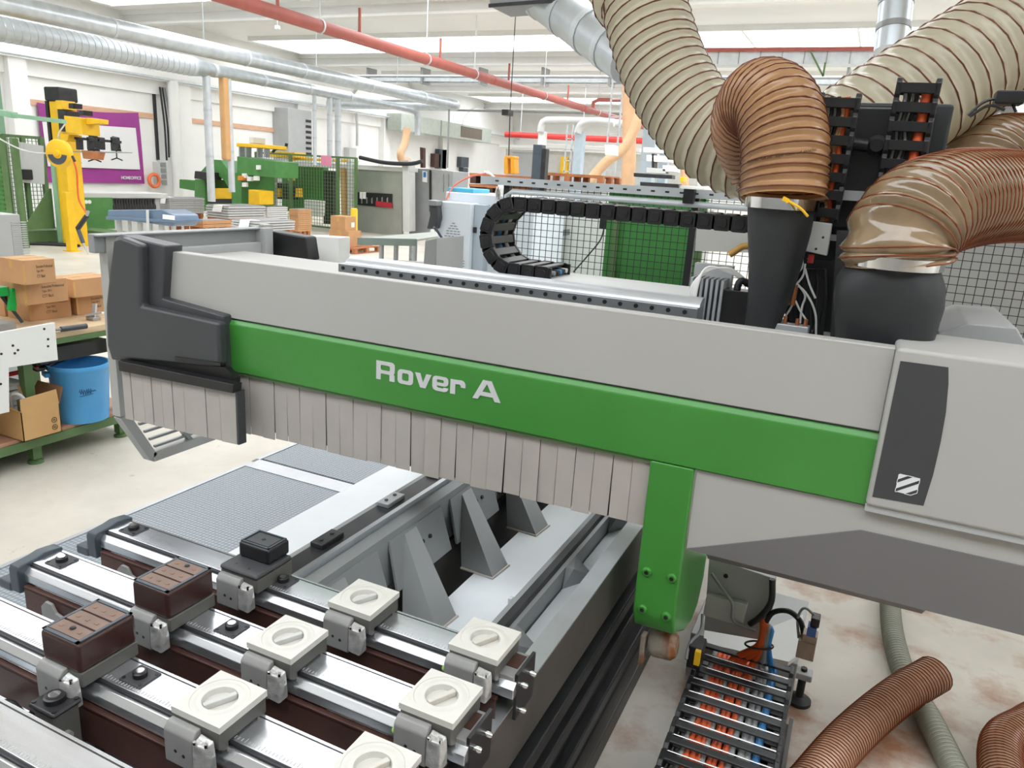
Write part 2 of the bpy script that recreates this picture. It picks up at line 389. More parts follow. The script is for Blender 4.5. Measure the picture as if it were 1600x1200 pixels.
# rib gussets
for k in range(7):
    y = .93+k*.46
    MB().hull([(-1.47, y-.03, .70), (-1.47, y+.05, .70), (-1.37, y-.17, .40), (-1.21, y-.18, .40), (-1.204, y-.045, .40), (-1.42, y+.07, .40)]).build('rib', bed_paint, bed, smooth=False)
    MB().tube([(-1.37, y-.175, .402), (-1.21, y-.185, .402), (-1.20, y-.045, .402)], .006, 6).build('weld_seam', mat('weld', (196, 190, 180), .5, .3), bed)
MB().box(-1.30, -.86, Y0, Y1, .38, .40).build('inner_deck', bed_light, bed)
MB().prism([(-1.44, .14), (-1.30, .38), (-1.30, .36), (-1.42, .12)], 'y', Y0, Y1).build('chute', bed_light, bed)
# clips on the deck
cl = MB()
for (cx, cy) in ((-1.02, 2.42), (-1.0, 3.0), (-.98, 3.1), (-.96, 3.2), (-1.03, 1.75)):
    c_ = MB(); c_.box(cx-.035, cx+.035, cy-.012, cy+.012, .40, .425); c_.box(cx-.035, cx-.02, cy-.012, cy+.012, .425, .45).box(cx+.02, cx+.035, cy-.012, cy+.012, .425, .45)
    c_.build('deck_clip', alu_matt, bed, bevel=.002)
# inner (right) beam
MB().prism([(-.88, .38), (-.82, .38), (-.80, .70), (-.84, .72), (-.875, .70)], 'y', Y0, Y1).build('right_beam', bed_paint, bed, smooth=False)
B(-.835, -.81, Y0, Y1, .71, .735).build('guide_rail', dark_metal, bed)
B(-.80, -.70, Y0, Y1, .56, .62).build('gutter', bed_light, bed)
B(-.70, -.655, Y0, Y1, .56, .71).build('ledge', bed_paint, bed, bevel=.004)
for k in range(6):
    y = .75+k*.52
    MB().hull([(-.80, y, .62), (-.80, y+.16, .62), (-.72, y+.14, .62), (-.80, y+.02, .70), (-.80, y+.12, .70), (-.77, y+.02, .70)]).build('web_plate', bed_paint, bed, smooth=False)
# outer guard plate
MB().box(-.625, -.60, Y0, Y1, .62, .80).build('side_guard', bed_dark, bed, smooth=False)
MB().box(-.66, -.60, Y0, Y1, .800, .806).build('guard_edge', alu_matt, bed, smooth=False)
# slideways below the guard
MB().box(-.70, -.62, Y0, Y1, .1, .62).build('slide_body', black_plastic, bed, smooth=False)
for z, x in ((.55, -.585), (.42, -.59), (.25, -.59)):
    MB().box(-.63, x, Y0, Y1, z-.035, z+.02).build('slide_rail', dark_metal, bed, bevel=.006)
MB().box(-.72, -.585, Y0, Y1, 0, .09).build('base_rail', bed_dark, bed, bevel=.006)

# ================================================================== bar tables
XA, XB = -1.995, -.578; ZT = .915
def stop_plate(parent, x, y):
    s_ = B(x-.033, x+.033, y-.03, y+.03, ZT-.001, ZT+.0035).build('stop_plate', char_label, parent, bevel=.003)
    MB().lathe([(.016, 0), (.016, .011), (.013, .013), (.013, .014), (.006, .014)], (x, y, ZT+.0035), 20).build('socket', black_plastic, s_)
    MB().lathe([(.0095, .0), (.0095, .0012)], (x, y, ZT+.0172), 16).build('socket_ring', chrome, s_)
    for a, b_ in ((-1, -1), (1, -1), (-1, 1), (1, 1)):
        MB().cyl((x+a*.026, y+b_*.022, ZT+.003), (x+a*.026, y+b_*.022, ZT+.005), .0045, n=10).build('screw', black_plastic, s_)
def bar_table(yf, label, plates):
    t = thing('bar_table', label, 'bar table', (-1.29, yf-.06, .74), 'bar tables across the machine bed')
    top = B(XA, XB-.03, yf-.088, yf, ZT-.022, ZT).build('top_plate', alu, t, bevel=.002)
    B(XA, XB-.03, yf-.012, yf-.009, ZT, ZT+.0006).build('slot', dark_metal, top)
    B(XA, XB-.03, yf-.094, yf-.088, ZT-.03, ZT-.004).build('groove', dark_metal, t)
    MB().prism([(yf-.094, .87), (yf-.094, .906), (yf-.101, .906), (yf-.116, .892), (yf-.116, .868)], 'x', XA, XB).build('front_strip', alu, t, bevel=.002)
    B(XA+.005, XB-.03, yf-.11, yf-.004, .862, .893).build('core', dark_metal, t)
    MB().box(XA+.01, XB-.04, yf-.126, yf-.12, .765, .858).box(XA+.01, XB-.04, yf-.126, yf-.11, .852, .862).box(XA+.01, XB-.04, yf-.01, yf-.004, .765, .862).build('steel_channel', rust_brown, t, bevel=.002)
    rl = MB()
    for k in range(140): 
        x = XA+.12+k*.009; rl.box(x, x+.0016, yf-.083, yf-.083+(.008 if k % 5 else .012), ZT, ZT+.0004)
    rl.build('ruler', mid_grey, top, smooth=False)
    # plastic end cap on the left
    cap = MB().prism([(yf+.004, .835), (yf+.004, .922), (yf-.02, .926), (yf-.05, .928), (yf-.075, .922), (yf-.125, .917), (yf-.132, .905), (yf-.132, .835)], 'x', -2.035, XA).build('end_cap', slate_plastic, t, bevel=.004)
    B(-2.085, -2.03, yf-.135, yf-.10, .832, .862).build('cap_foot', slate_plastic, cap, bevel=.006)
    B(-2.0, -1.96, yf-.02, yf+.012, .84, .90).build('cap_ear', slate_plastic, cap, bevel=.004)
    # hook lever and dark bracket on the front of the channel
    lv = MB().prism([(x, z) for x, z in ((-1.90, .80), (-1.87, .785), (-1.83, .79), (-1.81, .765), (-1.79, .765), (-1.815, .82), (-1.84, .825), (-1.855, .848), (-1.88, .85), (-1.90, .83))], 'y', yf-.136, yf-.127).build('lever', clamp_grey, t, bevel=.002)
    MB().prism([(-.98, .80), (-.88, .80), (-.88, .765), (-.82, .765), (-.86, .85), (-.98, .85)], 'y', yf+.004, yf+.012).build('rear_bracket', dark_metal, t)
    # right end: socket block and end plate
    eb = B(XB-.075, XB-.006, yf-.10, yf-.0, .868, .916).build('end_block', clamp_grey, t, bevel=.003)
    B(XB-.068, XB-.014, yf-.066, yf-.012, .9155, .918).build('socket_cover', rust_brown, eb)
    B(XB-.006, XB+.002, yf-.098, yf+.006, .80, .925).build('end_plate', dark_metal, t)
    for (dy, z) in ((-.08, .89), (-.03, .89), (-.08, .82)):
        MB().lathe([(.007, 0), (.007, .016), (.004, .02)], (XB+.002, yf+dy, z), 10, (1, 0, 0)).build('end_screw', chrome, t)
    for x in plates: stop_plate(t, x, yf-.045)
    return t
YA, YB, YC, YD = 1.502, 1.266, 1.028, .795
bar_table(YA, 'rearmost aluminium bar table, carrying the small black pod', (-1.93, -1.33))
bar_table(YB, 'middle aluminium bar table with one brown pod and two white cups', (-1.93, -1.285))
bar_table(YC, 'aluminium bar table nearer the camera with brown pod at its cut-off end', (-1.32,))
bar_table(YD, 'nearest aluminium bar table, bare and cut off by the lower left corner', ())
# cross shaft and stop cylinder between the two nearest tables
t = thing('stop_cylinder', 'dark square stop cylinder standing between the two nearest bar tables', 'stop cylinder', (-1.45, .835, .7))
pc = PZ(86, 1094, .90)
t.location = (pc.x, pc.y, .72)
B(pc.x-.042, pc.x+.042, pc.y-.034, pc.y+.034, .888, .90).build('flange', dark_metal, t, bevel=.006)
MB().lathe([(.022, 0), (.022, .012), (.018, .014), (.018, .015), (.008, .015)], (pc.x, pc.y, .90), 22).build('socket', black_plastic, t)
MB().lathe([(.012, 0), (.012, .0015)], (pc.x, pc.y, .9145), 18).build('socket_ring', chrome, t)
for a, b_ in ((-1, -1), (1, -1), (-1, 1), (1, 1)): MB().cyl((pc.x+a*.033, pc.y+b_*.025, .899), (pc.x+a*.033, pc.y+b_*.025, .902), .005, n=10).build('screw', black_plastic, t)
B(pc.x-.03, pc.x+.034, pc.y-.03, pc.y+.03, .73, .888).build('cylinder_body', cup_body, t, bevel=.004)
MB().cyl((pc.x+.03, pc.y-.005, .83), (pc.x+.045, pc.y-.005, .83), .01, n=12).build('air_fitting', clamp_grey, t)
t = thing('air_hose', 'black air hose coiled under the bar tables at the lower left', 'hose', (-1.5, .9, .7))
MB().tube(curve([(-1.75, .86, .72), (-1.62, .87, .80), (-1.5, .86, .74), (-1.3, .88, .70), (-1.0, .9, .72)], 30)[0], .012, 8).build('hose_line', black_rubber, t)
MB().tube(curve([(-1.8, .93, .70), (-1.6, .90, .73), (-1.45, .93, .80), (-1.35, .9, .73)], 30)[0], .009, 8).build('branch_line', black_rubber, t)
tag(MB().cyl((-1.9, .9, .66), (-.7, .9, .66), .025, n=14).box(-1.6, -1.5, .86, .94, .62, .70).build('drive_shaft', dark_metal), 'dark steel drive shaft running under the nearest bar tables', 'shaft')

# ================================================================== vacuum cups and pods
def clamp(t, cap_mt, green):
    h = MB().prism([(-.066, -.055), (-.092, -.055), (-.092, .022), (-.080, .036), (-.066, .036)], 'x', -.062, .018).build('clamp_housing', clamp_grey, t, local=True, bevel=.004)
    MB().cyl((-.03, -.0925, -.02), (-.03, -.0915, -.02), .004, n=8).build('screw', dark_metal, h, local=True)
    MB().cyl((-.008, -.0925, -.024), (-.008, -.0915, -.024), .004, n=8).build('screw', dark_metal, h, local=True)
    v = MB().hull([(.02, -.096, -.045), (.054, -.094, -.05), (.058, -.068, -.045), (.02, -.066, -.045), (.02, -.094, .018), (.05, -.09, .016), (.056, -.07, .024), (.02, -.07, .028), (.06, -.082, -.012)]).build('valve_cover', cap_mt, t, local=True, bevel=.003)
    MB().cyl((.026, -.092, .02), (.026, -.092, .026), .004, n=8).cyl((.05, -.086, .018), (.05, -.086, .026), .004, n=8).build('cover_screw', chrome, v, local=True)
    if green: MB().lathe([(.008, 0), (.008, .006), (.005, .009)], (-.062, -.078, -.005), 14, (-1, 0, 0)).build('green_button', mat('lime', (150, 200, 90), .4), t, local=True)
def cup_top(worn):
    # square plate with a round recess and a bar-shaped grip across it
    n = 40; mb = MB(); h = .066
    def sq(a): c, s_ = math.cos(a), math.sin(a); k = h/max(abs(c), abs(s_)); return c*k, s_*k
    A = [6.2831853*j/n for j in range(n)]
    rg = [[Vector((*sq(a), .040)) for a in A], [Vector((*sq(a), .055)) for a in A]]
    for r_, z in ((.0605, .055), (.0595, .0535), (.050, .0535), (.049, .0543), (.0385, .0543), (.0365, .0535), (.034, .041)): rg.append([Vector((r_*math.cos(a), r_*math.sin(a), z)) for a in A])
    return mb.rings(rg)
def vacuum_cup(worn):
    t = bpy.data.objects.new('vacuum_cup', None); COL.objects.link(t); t.empty_display_size = .05
    MB().prism([(-.066, .0), (-.05, -.012), (-.04, -.012), (-.04, .004), (.04, .004), (.04, -.012), (.05, -.012), (.066, 0), (.066, .04), (-.066, .04)], 'x', -.062, .062).build('cup_base', cup_body, t, local=True, bevel=.002)
    cup_top(worn).build('cup_plate', cup_white, t, local=True)
    g = MB().cbox((0, 0, .0475), .068, .0125, .013, Matrix.Rotation(R(62), 3, 'Z')).build('grip', cup_worn if worn else cup_ring, t, local=True, bevel=.002)
    MB().lathe([(.0338, .0), (.0338, .0006)], (0, 0, .0402), 30).build('recess_floor', cup_worn if worn else cup_ring, t, local=True)
    clamp(t, mat('foil', (190, 190, 188), .35, .45, var=.2, scale=40, bump=.6), worn)
    return t
protoC, protoW = vacuum_cup(False), vacuum_cup(True); usedp = {0: False, 1: False}
def place_cup(x, y, worn, label):
    p = protoW if worn else protoC
    o = copy_tree(p) if usedp[worn] else p
    usedp[worn] = True; o.location = (x, y, ZT)
    tag(o, label, 'vacuum cup', 'white vacuum cups on the bar tables')
place_cup(-1.04, 1.438, 0, 'white square vacuum cup on the rearmost bar table, next to black pod')
place_cup(-.683, 1.438, 1, 'stained white vacuum cup at the right end of the rearmost bar table')
place_cup(-1.090, 1.206, 0, 'clean white vacuum cup in mid-length of the middle bar table')
place_cup(-.669, 1.207, 1, 'stained white vacuum cup at the right end of the middle bar table')
place_cup(-1.063, .970, 0, 'large-looking white vacuum cup right of the nearest brown pod')
place_cup(-.68, .972, 1, 'white vacuum cup cut off by the bottom edge of the picture')
def pod(loc, label):
    t = thing('brown_pod', label, 'vacuum pod', loc, 'brown pods on the bar tables')
    MB().prism([(-.070, .0), (.072, 0), (.072, .036), (-.070, .036)], 'x', -.064, .064).build('pod_base', cup_body, t, local=True, bevel=.003)
    MB().box(-.0625, .0625, -.073, .073, .034, .108).build('pod_body', pod_brown, t, local=True, bevel=.010, seg=3)
    rim = MB()
    for (x0, x1, y0, y1) in ((-.058, .058, -.069, -.061), (-.058, .058, .061, .069), (-.058, -.051, -.069, .069), (.051, .058, -.069, .069)): rim.box(x0, x1, y0, y1, .108, .111)
    rim.build('rubber_seal', slate_plastic, t, local=True)
    for i in range(3):
        y = -.041+i*.041
        p = B(-.05, .05, y-.0175, y+.0175, .108, .1105).build('suction_plate', pod_tan, t, local=True)
        mk = MB()
        for x in (-.03, 0, .03): mk.box(x-.006, x+.003, y-.004, y-.0025, .1105, .1112).box(x+.0015, x+.003, y-.004, y+.003, .1105, .1112)
        mk.build('raised_mark', cardboard_in, p, local=True)
    MB().lathe([(.007, 0), (.006, .003), (.002, .004)], (.0, (.041 if loc[1] > 1.1 else -.041)+.004, .1105), 14).build('valve_pin', dark_metal, t, local=True)
    clamp(t, mat('foil', (190, 190, 188)), False)
    return t
pod((-1.462, 1.204, ZT), 'brown vacuum pod on the middle bar table, behind the other brown pod')
pod((-1.456, .966, ZT), 'brown vacuum pod with chipped rim on the nearer bar table at left')
# small black pod at the back
t = thing('black_pod', 'small black vacuum pod on a dark carrier plate at rearmost bar table', 'vacuum pod', (-1.41, 1.44, ZT))
MB().prism([(-.068, .0), (.07, 0), (.07, .04), (-.068, .04)], 'x', -.066, .066).build('pod_base', cup_body, t, local=True, bevel=.003)
MB().box(-.068, .068, -.072, .07, .04, .056).build('carrier_plate', char_label, t, local=True, bevel=.008)
b_ = MB().box(-.056, .056, -.012, .074, .056, .102).build('pod_body', black_plastic, t, local=True, bevel=.009, seg=3)
rim = MB()
for (x0, x1, y0, y1) in ((-.05, .05, -.006, -.002), (-.05, .05, .064, .068), (-.05, -.046, -.006, .068), (.046, .05, -.006, .068)): rim.box(x0, x1, y0, y1, .102, .105)
rim.build('rubber_seal', slate_plastic, t, local=True)
B(-.04, .04, .004, .058, .102, .1035).build('suction_plate', char_label, t, local=True)
MB().lathe([(.006, 0), (.004, .003)], (0, .031, .1035), 12).build('valve_pin', dark_metal, t, local=True)
for x, y in ((-.03, -.045), (.02, -.05)): MB().cyl((x, y, .0555), (x, y, .0565), .004, n=8).build('screw_hole', black_plastic, t, local=True)
clamp(t, mat('foil', (190, 190, 188)), False)
# ================================================================== gantry
GY = 2.2
gan = thing('gantry', 'grey and green machine gantry with charcoal end cover spanning the bed', 'gantry', (-1.2, 2.5, 0))
def GP(pts, Y): return [(PY(x, y, Y).x, PY(x, y, Y).z) for x, y in pts]
# upper light panel with a folded top edge
up_ = MB().box(-2.62, .108, GY, GY+.012, 1.44, 1.672).box(-2.62, .108, GY, GY+.05, 1.664, 1.675).build('upper_panel', panel_grey, gan, bevel=.004)
gb = MB().prism([(GY-.012, 1.226), (GY-.012, 1.418), (GY, 1.436), (GY+.03, 1.436), (GY+.03, 1.226)], 'x', -2.29, .112).build('green_band', green_paint, gan, bevel=.005)
B(-2.3, .112, GY+.002, GY+.02, 1.434, 1.442).build('panel_gap', black_plastic, gan)
B(-2.25, -.5, GY-.004, GY+.03, 1.214, 1.226).build('flap_holder', fence_green, gan)
# lettering on the green band
def rr(x0, x1, y0, y1, r, n=4):
    out_ = []
    for cx_, cy_, a0_ in ((x1-r, y1-r, 0), (x0+r, y1-r, 90), (x0+r, y0+r, 180), (x1-r, y0+r, 270)):
        out_ += [(cx_+r*math.cos(R(a0_+90*k/n)), cy_+r*math.sin(R(a0_+90*k/n))) for k in range(n+1)]
    return out_
a = PY(588, 591.5, GY-.0125); hc = PY(588, 562.5, GY-.0125).z-a.z; kx = (PY(782, 627, GY-.0125).x-a.x)/6.82
let = MB(); F0, F1 = GY-.0137, GY-.0118; ep = [0]
def gl(x, y): return (a.x+x*kx, a.z+y*hc)
def poly(pts, dx): ep[0] += .00012; let.prism([gl(x+dx, y) for x, y in pts], 'y', F0-ep[0], F1)
def ring(o_, i_, dx):
    ep[0] += .00012; n_ = len(o_); V_ = [(gl(x+dx, y)[0], t_, gl(x+dx, y)[1]) for t_ in (F0-ep[0], F1) for pts in (o_, i_) for x, y in pts]
    let.add(V_, [f_ for k in range(n_) for j in ((k+1) % n_,) for f_ in ((k, j, n_+j, n_+k), (2*n_+k, 3*n_+k, 3*n_+j, 2*n_+j), (k, 2*n_+k, 2*n_+j, j), (n_+k, n_+j, 3*n_+j, 3*n_+k))])
poly([(0, 0), (.26, 0), (.26, 1), (0, 1)], 0); ring(rr(0, 1.07, .34, 1.0, .2), rr(.26, .80, .52, .80, .08), 0); poly([(.78, 0), (1.07, 0), (1.07, .32), (.98, .42), (.70, .42), (.78, .34)], 0)
ring(rr(0, .88, 0, .76, .2), rr(.25, .63, .18, .58, .09), 1.25)
poly([(0, .74), (.28, .74), (.45, .27), (.62, .74), (.9, .74), (.6, 0), (.3, 0)], 2.24)
ring(rr(0, .86, .28, .76, .19), rr(.24, .62, .44, .60, .05), 3.21); poly([(0, .45), (0, .19), (.06, .06), (.2, 0), (.66, 0), (.8, .05), (.86, .16), (.86, .21), (.62, .21), (.58, .16), (.30, .16), (.24, .22), (.24, .45)], 3.21)
poly([(0, 0), (.26, 0), (.26, .74), (0, .74)], 4.19); poly([(.24, .52), (.24, .74), (.60, .76), (.72, .70), (.79, .58), (.79, .40), (.56, .40), (.55, .50), (.48, .55)], 4.19)
poly([(0, 0), (.28, 0), (.80, 1), (.50, 1)], 5.39); poly([(1.43, 0), (1.15, 0), (.63, 1), (.93, 1)], 5.39); poly([(.33, .20), (1.10, .20), (1.0, .40), (.43, .40)], 5.39)
let.build('lettering', letter_grey, gb, smooth=False)
# main beam behind the panels
B(-2.9, 1.15, 2.26, 2.95, 1.20, 1.60).build('beam', panel_grey, gan, bevel=.006)
# hanging flaps, each its own strip
nf = 27; x0, x1 = -2.235, -.502; wd = (x1-x0)/nf
for i in range(nf):
    random.seed(100+i); zb = .966+.027*i/nf+random.uniform(-.004, .004); xa = x0+i*wd; tl = random.uniform(-.006, .006); sk = random.uniform(-.002, .003)
    y = GY+.008+.003*(i % 2)
    f = MB(); f.add([(xa+.0009, y, 1.225), (xa+wd-.0009, y, 1.225), (xa+wd-.0016+sk, y+tl, zb), (xa+.0016+sk, y+tl, zb-.001),
                     (xa+.0008, y+.003, 1.225), (xa+wd-.0008, y+.003, 1.225), (xa+wd-.0012+sk, y+tl+.003, zb), (xa+.0012+sk, y+tl+.003, zb-.001)],
                    [(0, 3, 2, 1), (4, 5, 6, 7), (0, 1, 5, 4), (1, 2, 6, 5), (2, 3, 7, 6), (3, 0, 4, 7)])
    f.build('flap', flap_grey, gan, smooth=False)
B(-2.24, -.5, GY+.02, GY+.022, .992, 1.225).build('flap_backing', char_plastic, gan)
# charcoal plastic end cover: body and raised shell
out = [(175, 372), (187, 368), (255, 384), (250, 467), (346, 494), (351, 581), (322, 578), (250, 569), (171, 563), (164, 540), (162, 480), (168, 420)]
cover = MB().prism(GP(out, 2.15), 'y', 2.16, 2.25).build('end_cover', char_plastic, gan, bevel=.008, seg=3)
shell = [(176, 374), (188, 371), (219, 383), (220, 478), (341, 505), (343, 572), (322, 574), (250, 566), (174, 560), (167, 538), (165, 480), (171, 420)]
MB().prism(GP(shell, 2.12), 'y', 2.12, 2.17).build('raised_shell', char_plastic, cover, bevel=.014, seg=4)
q = GP([(274, 557), (345, 567), (345, 572), (274, 563)], 2.115)
MB().prism(q, 'y', 2.112, 2.125).build('grip_slot', black_plastic, cover)
# curtain of short flaps under the end cover
tp = GP([(189, 572), (368, 612), (372, 695), (196, 654)], 2.10)
(xa, za), (xb, zb), (xc, zc), (xd, zd) = tp
hold = MB().prism(GP([(187, 563), (368, 600), (367, 614), (189, 579)], 2.095), 'y', 2.085, 2.13).build('curtain_holder', black_plastic, gan, bevel=.003)
MB().prism(GP([(188, 556), (352, 574), (368, 590), (368, 614), (190, 582)], 2.135), 'y', 2.135, 2.16).build('holder_web', black_plastic, gan)
MB().prism(GP([(191, 580), (366, 616), (369, 688), (197, 650)], 2.112), 'y', 2.112, 2.114).build('curtain_backing', char_plastic, gan)
edges = [189, 203, 223, 237, 253, 270, 288, 321, 342, 366]
for i in range(len(edges)-1):
    random.seed(300+i)
    l, r_ = edges[i], edges[i+1]; f0 = (l-189)/177; f1 = (r_-189)/177
    def lerp2(u, v, f): return (u[0]+(v[0]-u[0])*f, u[1]+(v[1]-u[1])*f)
    A, Bq, Cq, D = lerp2(tp[0], tp[1], f0), lerp2(tp[0], tp[1], f1), lerp2(tp[3], tp[2], f1), lerp2(tp[3], tp[2], f0)
    MB().prism([(A[0]+.0014, A[1]), (Bq[0]-.0014, Bq[1]), (Cq[0]-.002, Cq[1]), (D[0]+.0016, D[1]+random.uniform(-.002, .002))], 'y', 2.10+.002*(i % 2), 2.104+.002*(i % 2)).build('short_flap', flap_grey, gan, smooth=False)
MB().box(xb-.002, xb+.008, 2.10, 2.14, zc, zb).build('curtain_edge', char_plastic, gan)
# left end frame with the folded foot and its grille
XE = -2.985
fr = MB()
path = [(2.235, 1.70), (2.235, .885), (2.375, .635), (3.15, .635), (3.15, 1.70)]
for i in range(len(path)-1):
    (ya, z0_), (yb, z1_) = path[i], path[i+1]; fr.bar((XE, ya, z0_), (XE, yb, z1_), .045, .05, (1, 0, 0))
fr.build('end_frame', panel_grey, gan)
MB().box(XE-.02, XE+.02, 2.16, 3.2, 1.63, 1.71).box(XE+.02, XE+.05, 2.16, 3.2, 1.70, 1.71).build('top_rail', bed_paint, gan, bevel=.004)
gr = MB()
for k in range(5): gr.bar((XE, 2.30+.025*k, .86-.045*k), (XE, 3.1, .86-.045*k), .012, .014, (1, 0, 0))
gr.build('end_grille', bed_paint, gan)
MB().bar((XE, 2.62, .64), (XE, 2.45, .9), .02, .03, (1, 0, 0)).build('grille_brace', bed_paint, gan)
MB().box(-2.965, -2.925, 2.25, 3.16, 1.575, 1.635).build('inner_bar', mid_grey, gan, bevel=.003)
MB().box(-2.98, -2.9, 3.1, 3.16, 1.56, 1.71).build('corner_plate', mid_grey, gan, bevel=.003)
p = PY(408, 357, 3.16); p2 = PY(420, 410, 3.16)
MB().box(p.x, p2.x, 3.14, 3.2, 1.45, 1.725).build('corner_post', panel_grey, gan, bevel=.004)
hb = GP([(418, 360), (476, 370), (482, 408), (424, 400)], 3.2)
MB().prism(hb, 'y', 3.2, 3.3).build('motor_cowl', black_plastic, gan, bevel=.012)
q = GP([(480, 368), (530, 371), (530, 418), (480, 412)], 3.4)
MB().prism(q, 'y', 3.4, 3.5).build('rear_housing', white_paint, gan, bevel=.006)
# linear guide on top of the beam
lg = MB().box(-1.875, -.46, 2.40, 2.5, 1.60, 1.682).build('guide_base', steel, gan, bevel=.003)
MB().prism([(2.425, 1.682), (2.43, 1.692), (2.46, 1.706), (2.5, 1.706), (2.5, 1.682)], 'x', -1.86, -.46).build('guide_rail', alu_matt, gan)
me = MB().cyl((0, 0, 0), (0, -.003, 0), .0075, n=10).mesh('guide_screw', black_plastic)
for k in range(26): inst('guide_screw', me, lg, Vector((-1.85+k*.054, 2.40, 1.666))-wloc(lg))
# green leg with its bolts
leg = MB().prism([(GY-.012, 1.2255), (2.72, 1.2255), (2.72, .60), (2.66, .51), (2.56, .49), (2.42, .53), (2.27, .61), (2.22, .63), (GY-.012, .70)], 'x', -.507, -.368).build('leg', green_paint, gan, bevel=.008, seg=3)
for (x, y) in ((1011, 893), (1050, 903), (1004, 951), (1041, 963)):
    c = PY(x, y, GY-.012)
    bo = MB().lathe([(.016, -.002), (.016, .004), (.012, .009)], (c.x, GY-.012, c.z), 18, (0, -1, 0)).build('bolt_boss', green_paint, leg)
    MB().lathe([(.007, 0), (.007, .002)], (c.x, GY-.021, c.z), 12, (0, -1, 0)).build('bolt', black_plastic, bo)
# right hand panels
MB().prism([(-.362, 1.222), (1.2, 1.222), (1.2, 1.14), (.111, 1.14), (-.362, .955)], 'y', GY, GY+.02).build('lower_panel', panel_grey, gan, smooth=False)
MB().prism([(-.362, .957), (.111, 1.148), (1.2, 1.15), (1.2, .955)], 'y', GY-.006, GY+.014).build('dark_skirt', char_panel, gan, smooth=False)
MB().hull([(-.3, GY-.004, .957), (.31, GY-.004, .957), (-.3, GY+.05, .915), (.31, GY+.05, .915), (-.3, GY+.06, .957), (.31, GY+.06, .957)]).build('skirt_lip', char_panel, gan, smooth=False)
MB().box(.108, 1.2, GY-.03, GY+.3, 1.232, 1.682).build('right_cover', panel_grey, gan, bevel=.012, seg=3)
MB().box(.108, 1.2, GY-.022, GY+.02, 1.212, 1.236).build('cover_foot', mid_grey, gan, bevel=.004)
LBL = GP([(1407, 564), (1482, 574), (1482, 600), (1478, 645), (1470, 690), (1458, 742), (1443, 790), (1363, 776)], GY-.031)
lbl = MB().prism(LBL, 'y', GY-.0315, GY-.029).build('dark_label', char_label, gan, smooth=False)
# striped emblem: slanting bands cut to a square
c0 = PY(1418, 758, GY-.033); S = .026; k1 = Vector((1, 0, -.06)); k2 = Vector((0, 0, 1))
def clip(poly, n, d):
    o_ = []
    for i in range(len(poly)):
        p_, q_ = poly[i], poly[(i+1) % len(poly)]; a_ = p_[0]*n[0]+p_[1]*n[1]-d; b2 = q_[0]*n[0]+q_[1]*n[1]-d
        if a_ <= 0: o_.append(p_)
        if (a_ < 0) != (b2 < 0): t_ = a_/(a_-b2); o_.append((p_[0]+(q_[0]-p_[0])*t_, p_[1]+(q_[1]-p_[1])*t_))
    return o_
sqr = [(-S, -S), (S, -S), (S, S), (-S, S)]; nn = (-.6, .8)
for (lo_, hi_, m_) in ((-.028, -.0185, 'o'), (-.0175, -.008, 'f'), (-.007, .0025, 'o'), (.0035, .013, 'f'), (.014, .0235, 'o'), (.0245, .034, 'f')):
    pg = clip(clip(sqr, nn, hi_), (-nn[0], -nn[1]), -lo_)
    if len(pg) < 3: continue
    W3 = [c0+k1*u+k2*v for u, v in pg]
    if m_ == 'f': MB().prism([(p_.x, p_.z) for p_ in W3], 'y', GY-.033, GY-.0315).build('emblem_band', white_print, lbl, smooth=False)
    else:
        ol = MB()
        for i in range(len(W3)): ol.bar(W3[i], W3[(i+1) % len(W3)], .0016, .0016)
        ol.build('emblem_outline', white_print, lbl, smooth=False)
# carriage below the gantry, right of the leg
car = thing('gantry_carriage', 'grey steel carriage plate with cables beside the green leg', 'carriage', (-.2, 2.7, 0))
q = GP([(1108, 870), (1212, 905), (1206, 960), (1186, 1000), (1100, 985)], 2.75)
MB().prism(q, 'y', 2.75, 2.78).build('face_plate', mid_grey, car, bevel=.003)
for (x, y) in ((1134, 900), (1109, 940), (1108, 951), (1161, 951), (1158, 965)):
    c = PY(x, y, 2.748); MB().lathe([(.009, 0), (.009, .004)], (c.x, 2.75, c.z), 10, (0, -1, 0)).build('bolt', black_plastic, car)
q = GP([(1104, 930), (1168, 945), (1160, 980), (1098, 962)], 2.72)
MB().prism(q, 'y', 2.72, 2.75).build('bracket', light_grey, car, bevel=.004)
q = [PZ(x, y, .22) for x, y in ((1104, 968), (1190, 985), (1255, 960), (1252, 1020), (1232, 1034), (1098, 1004))]
MB().prism([(p.x, p.y) for p in q], 'z', .20, .22).build('base_plate', light_grey, car, smooth=False)
MB().box(-.42, .02, 2.95, 3.5, .0, .20).build('drive_box', mid_grey, car, bevel=.004)
q = [PZ(x, y, .12) for x, y in ((1195, 945), (1256, 958), (1246, 1010), (1190, 990))]
MB().prism([(p.x, p.y) for p in q], 'z', .0, .12).build('grey_block', mat('blue_grey', (150, 162, 170), .45), car, smooth=False)
rw = MB(); 
c = PY(1035, 1010, 2.45); rw.lathe([(.045, -.05), (.055, -.03), (.055, .03), (.04, .05)], (c.x, 2.47, c.z), 18, (1, 0, .1)); rw.box(c.x-.08, c.x-.06, 2.43, 2.47, c.z-.09, c.z+.03)
rw.build('drive_roller', mat('greasy', (206, 196, 180), .45, scale=12, rgb2=(150, 92, 50), lo=.4, hi=.65), car, bevel=.004)
c = PY(1085, 1018, 2.5); MB().box(c.x-.02, c.x+.03, 2.48, 2.56, c.z-.06, c.z+.03).build('switch_box', black_plastic, car, bevel=.003)
c = PY(1089, 1026, 2.46); MB().box(c.x-.008, c.x+.012, 2.45, 2.47, c.z-.03, c.z+.025).build('yellow_tag', yellow_paint, car)
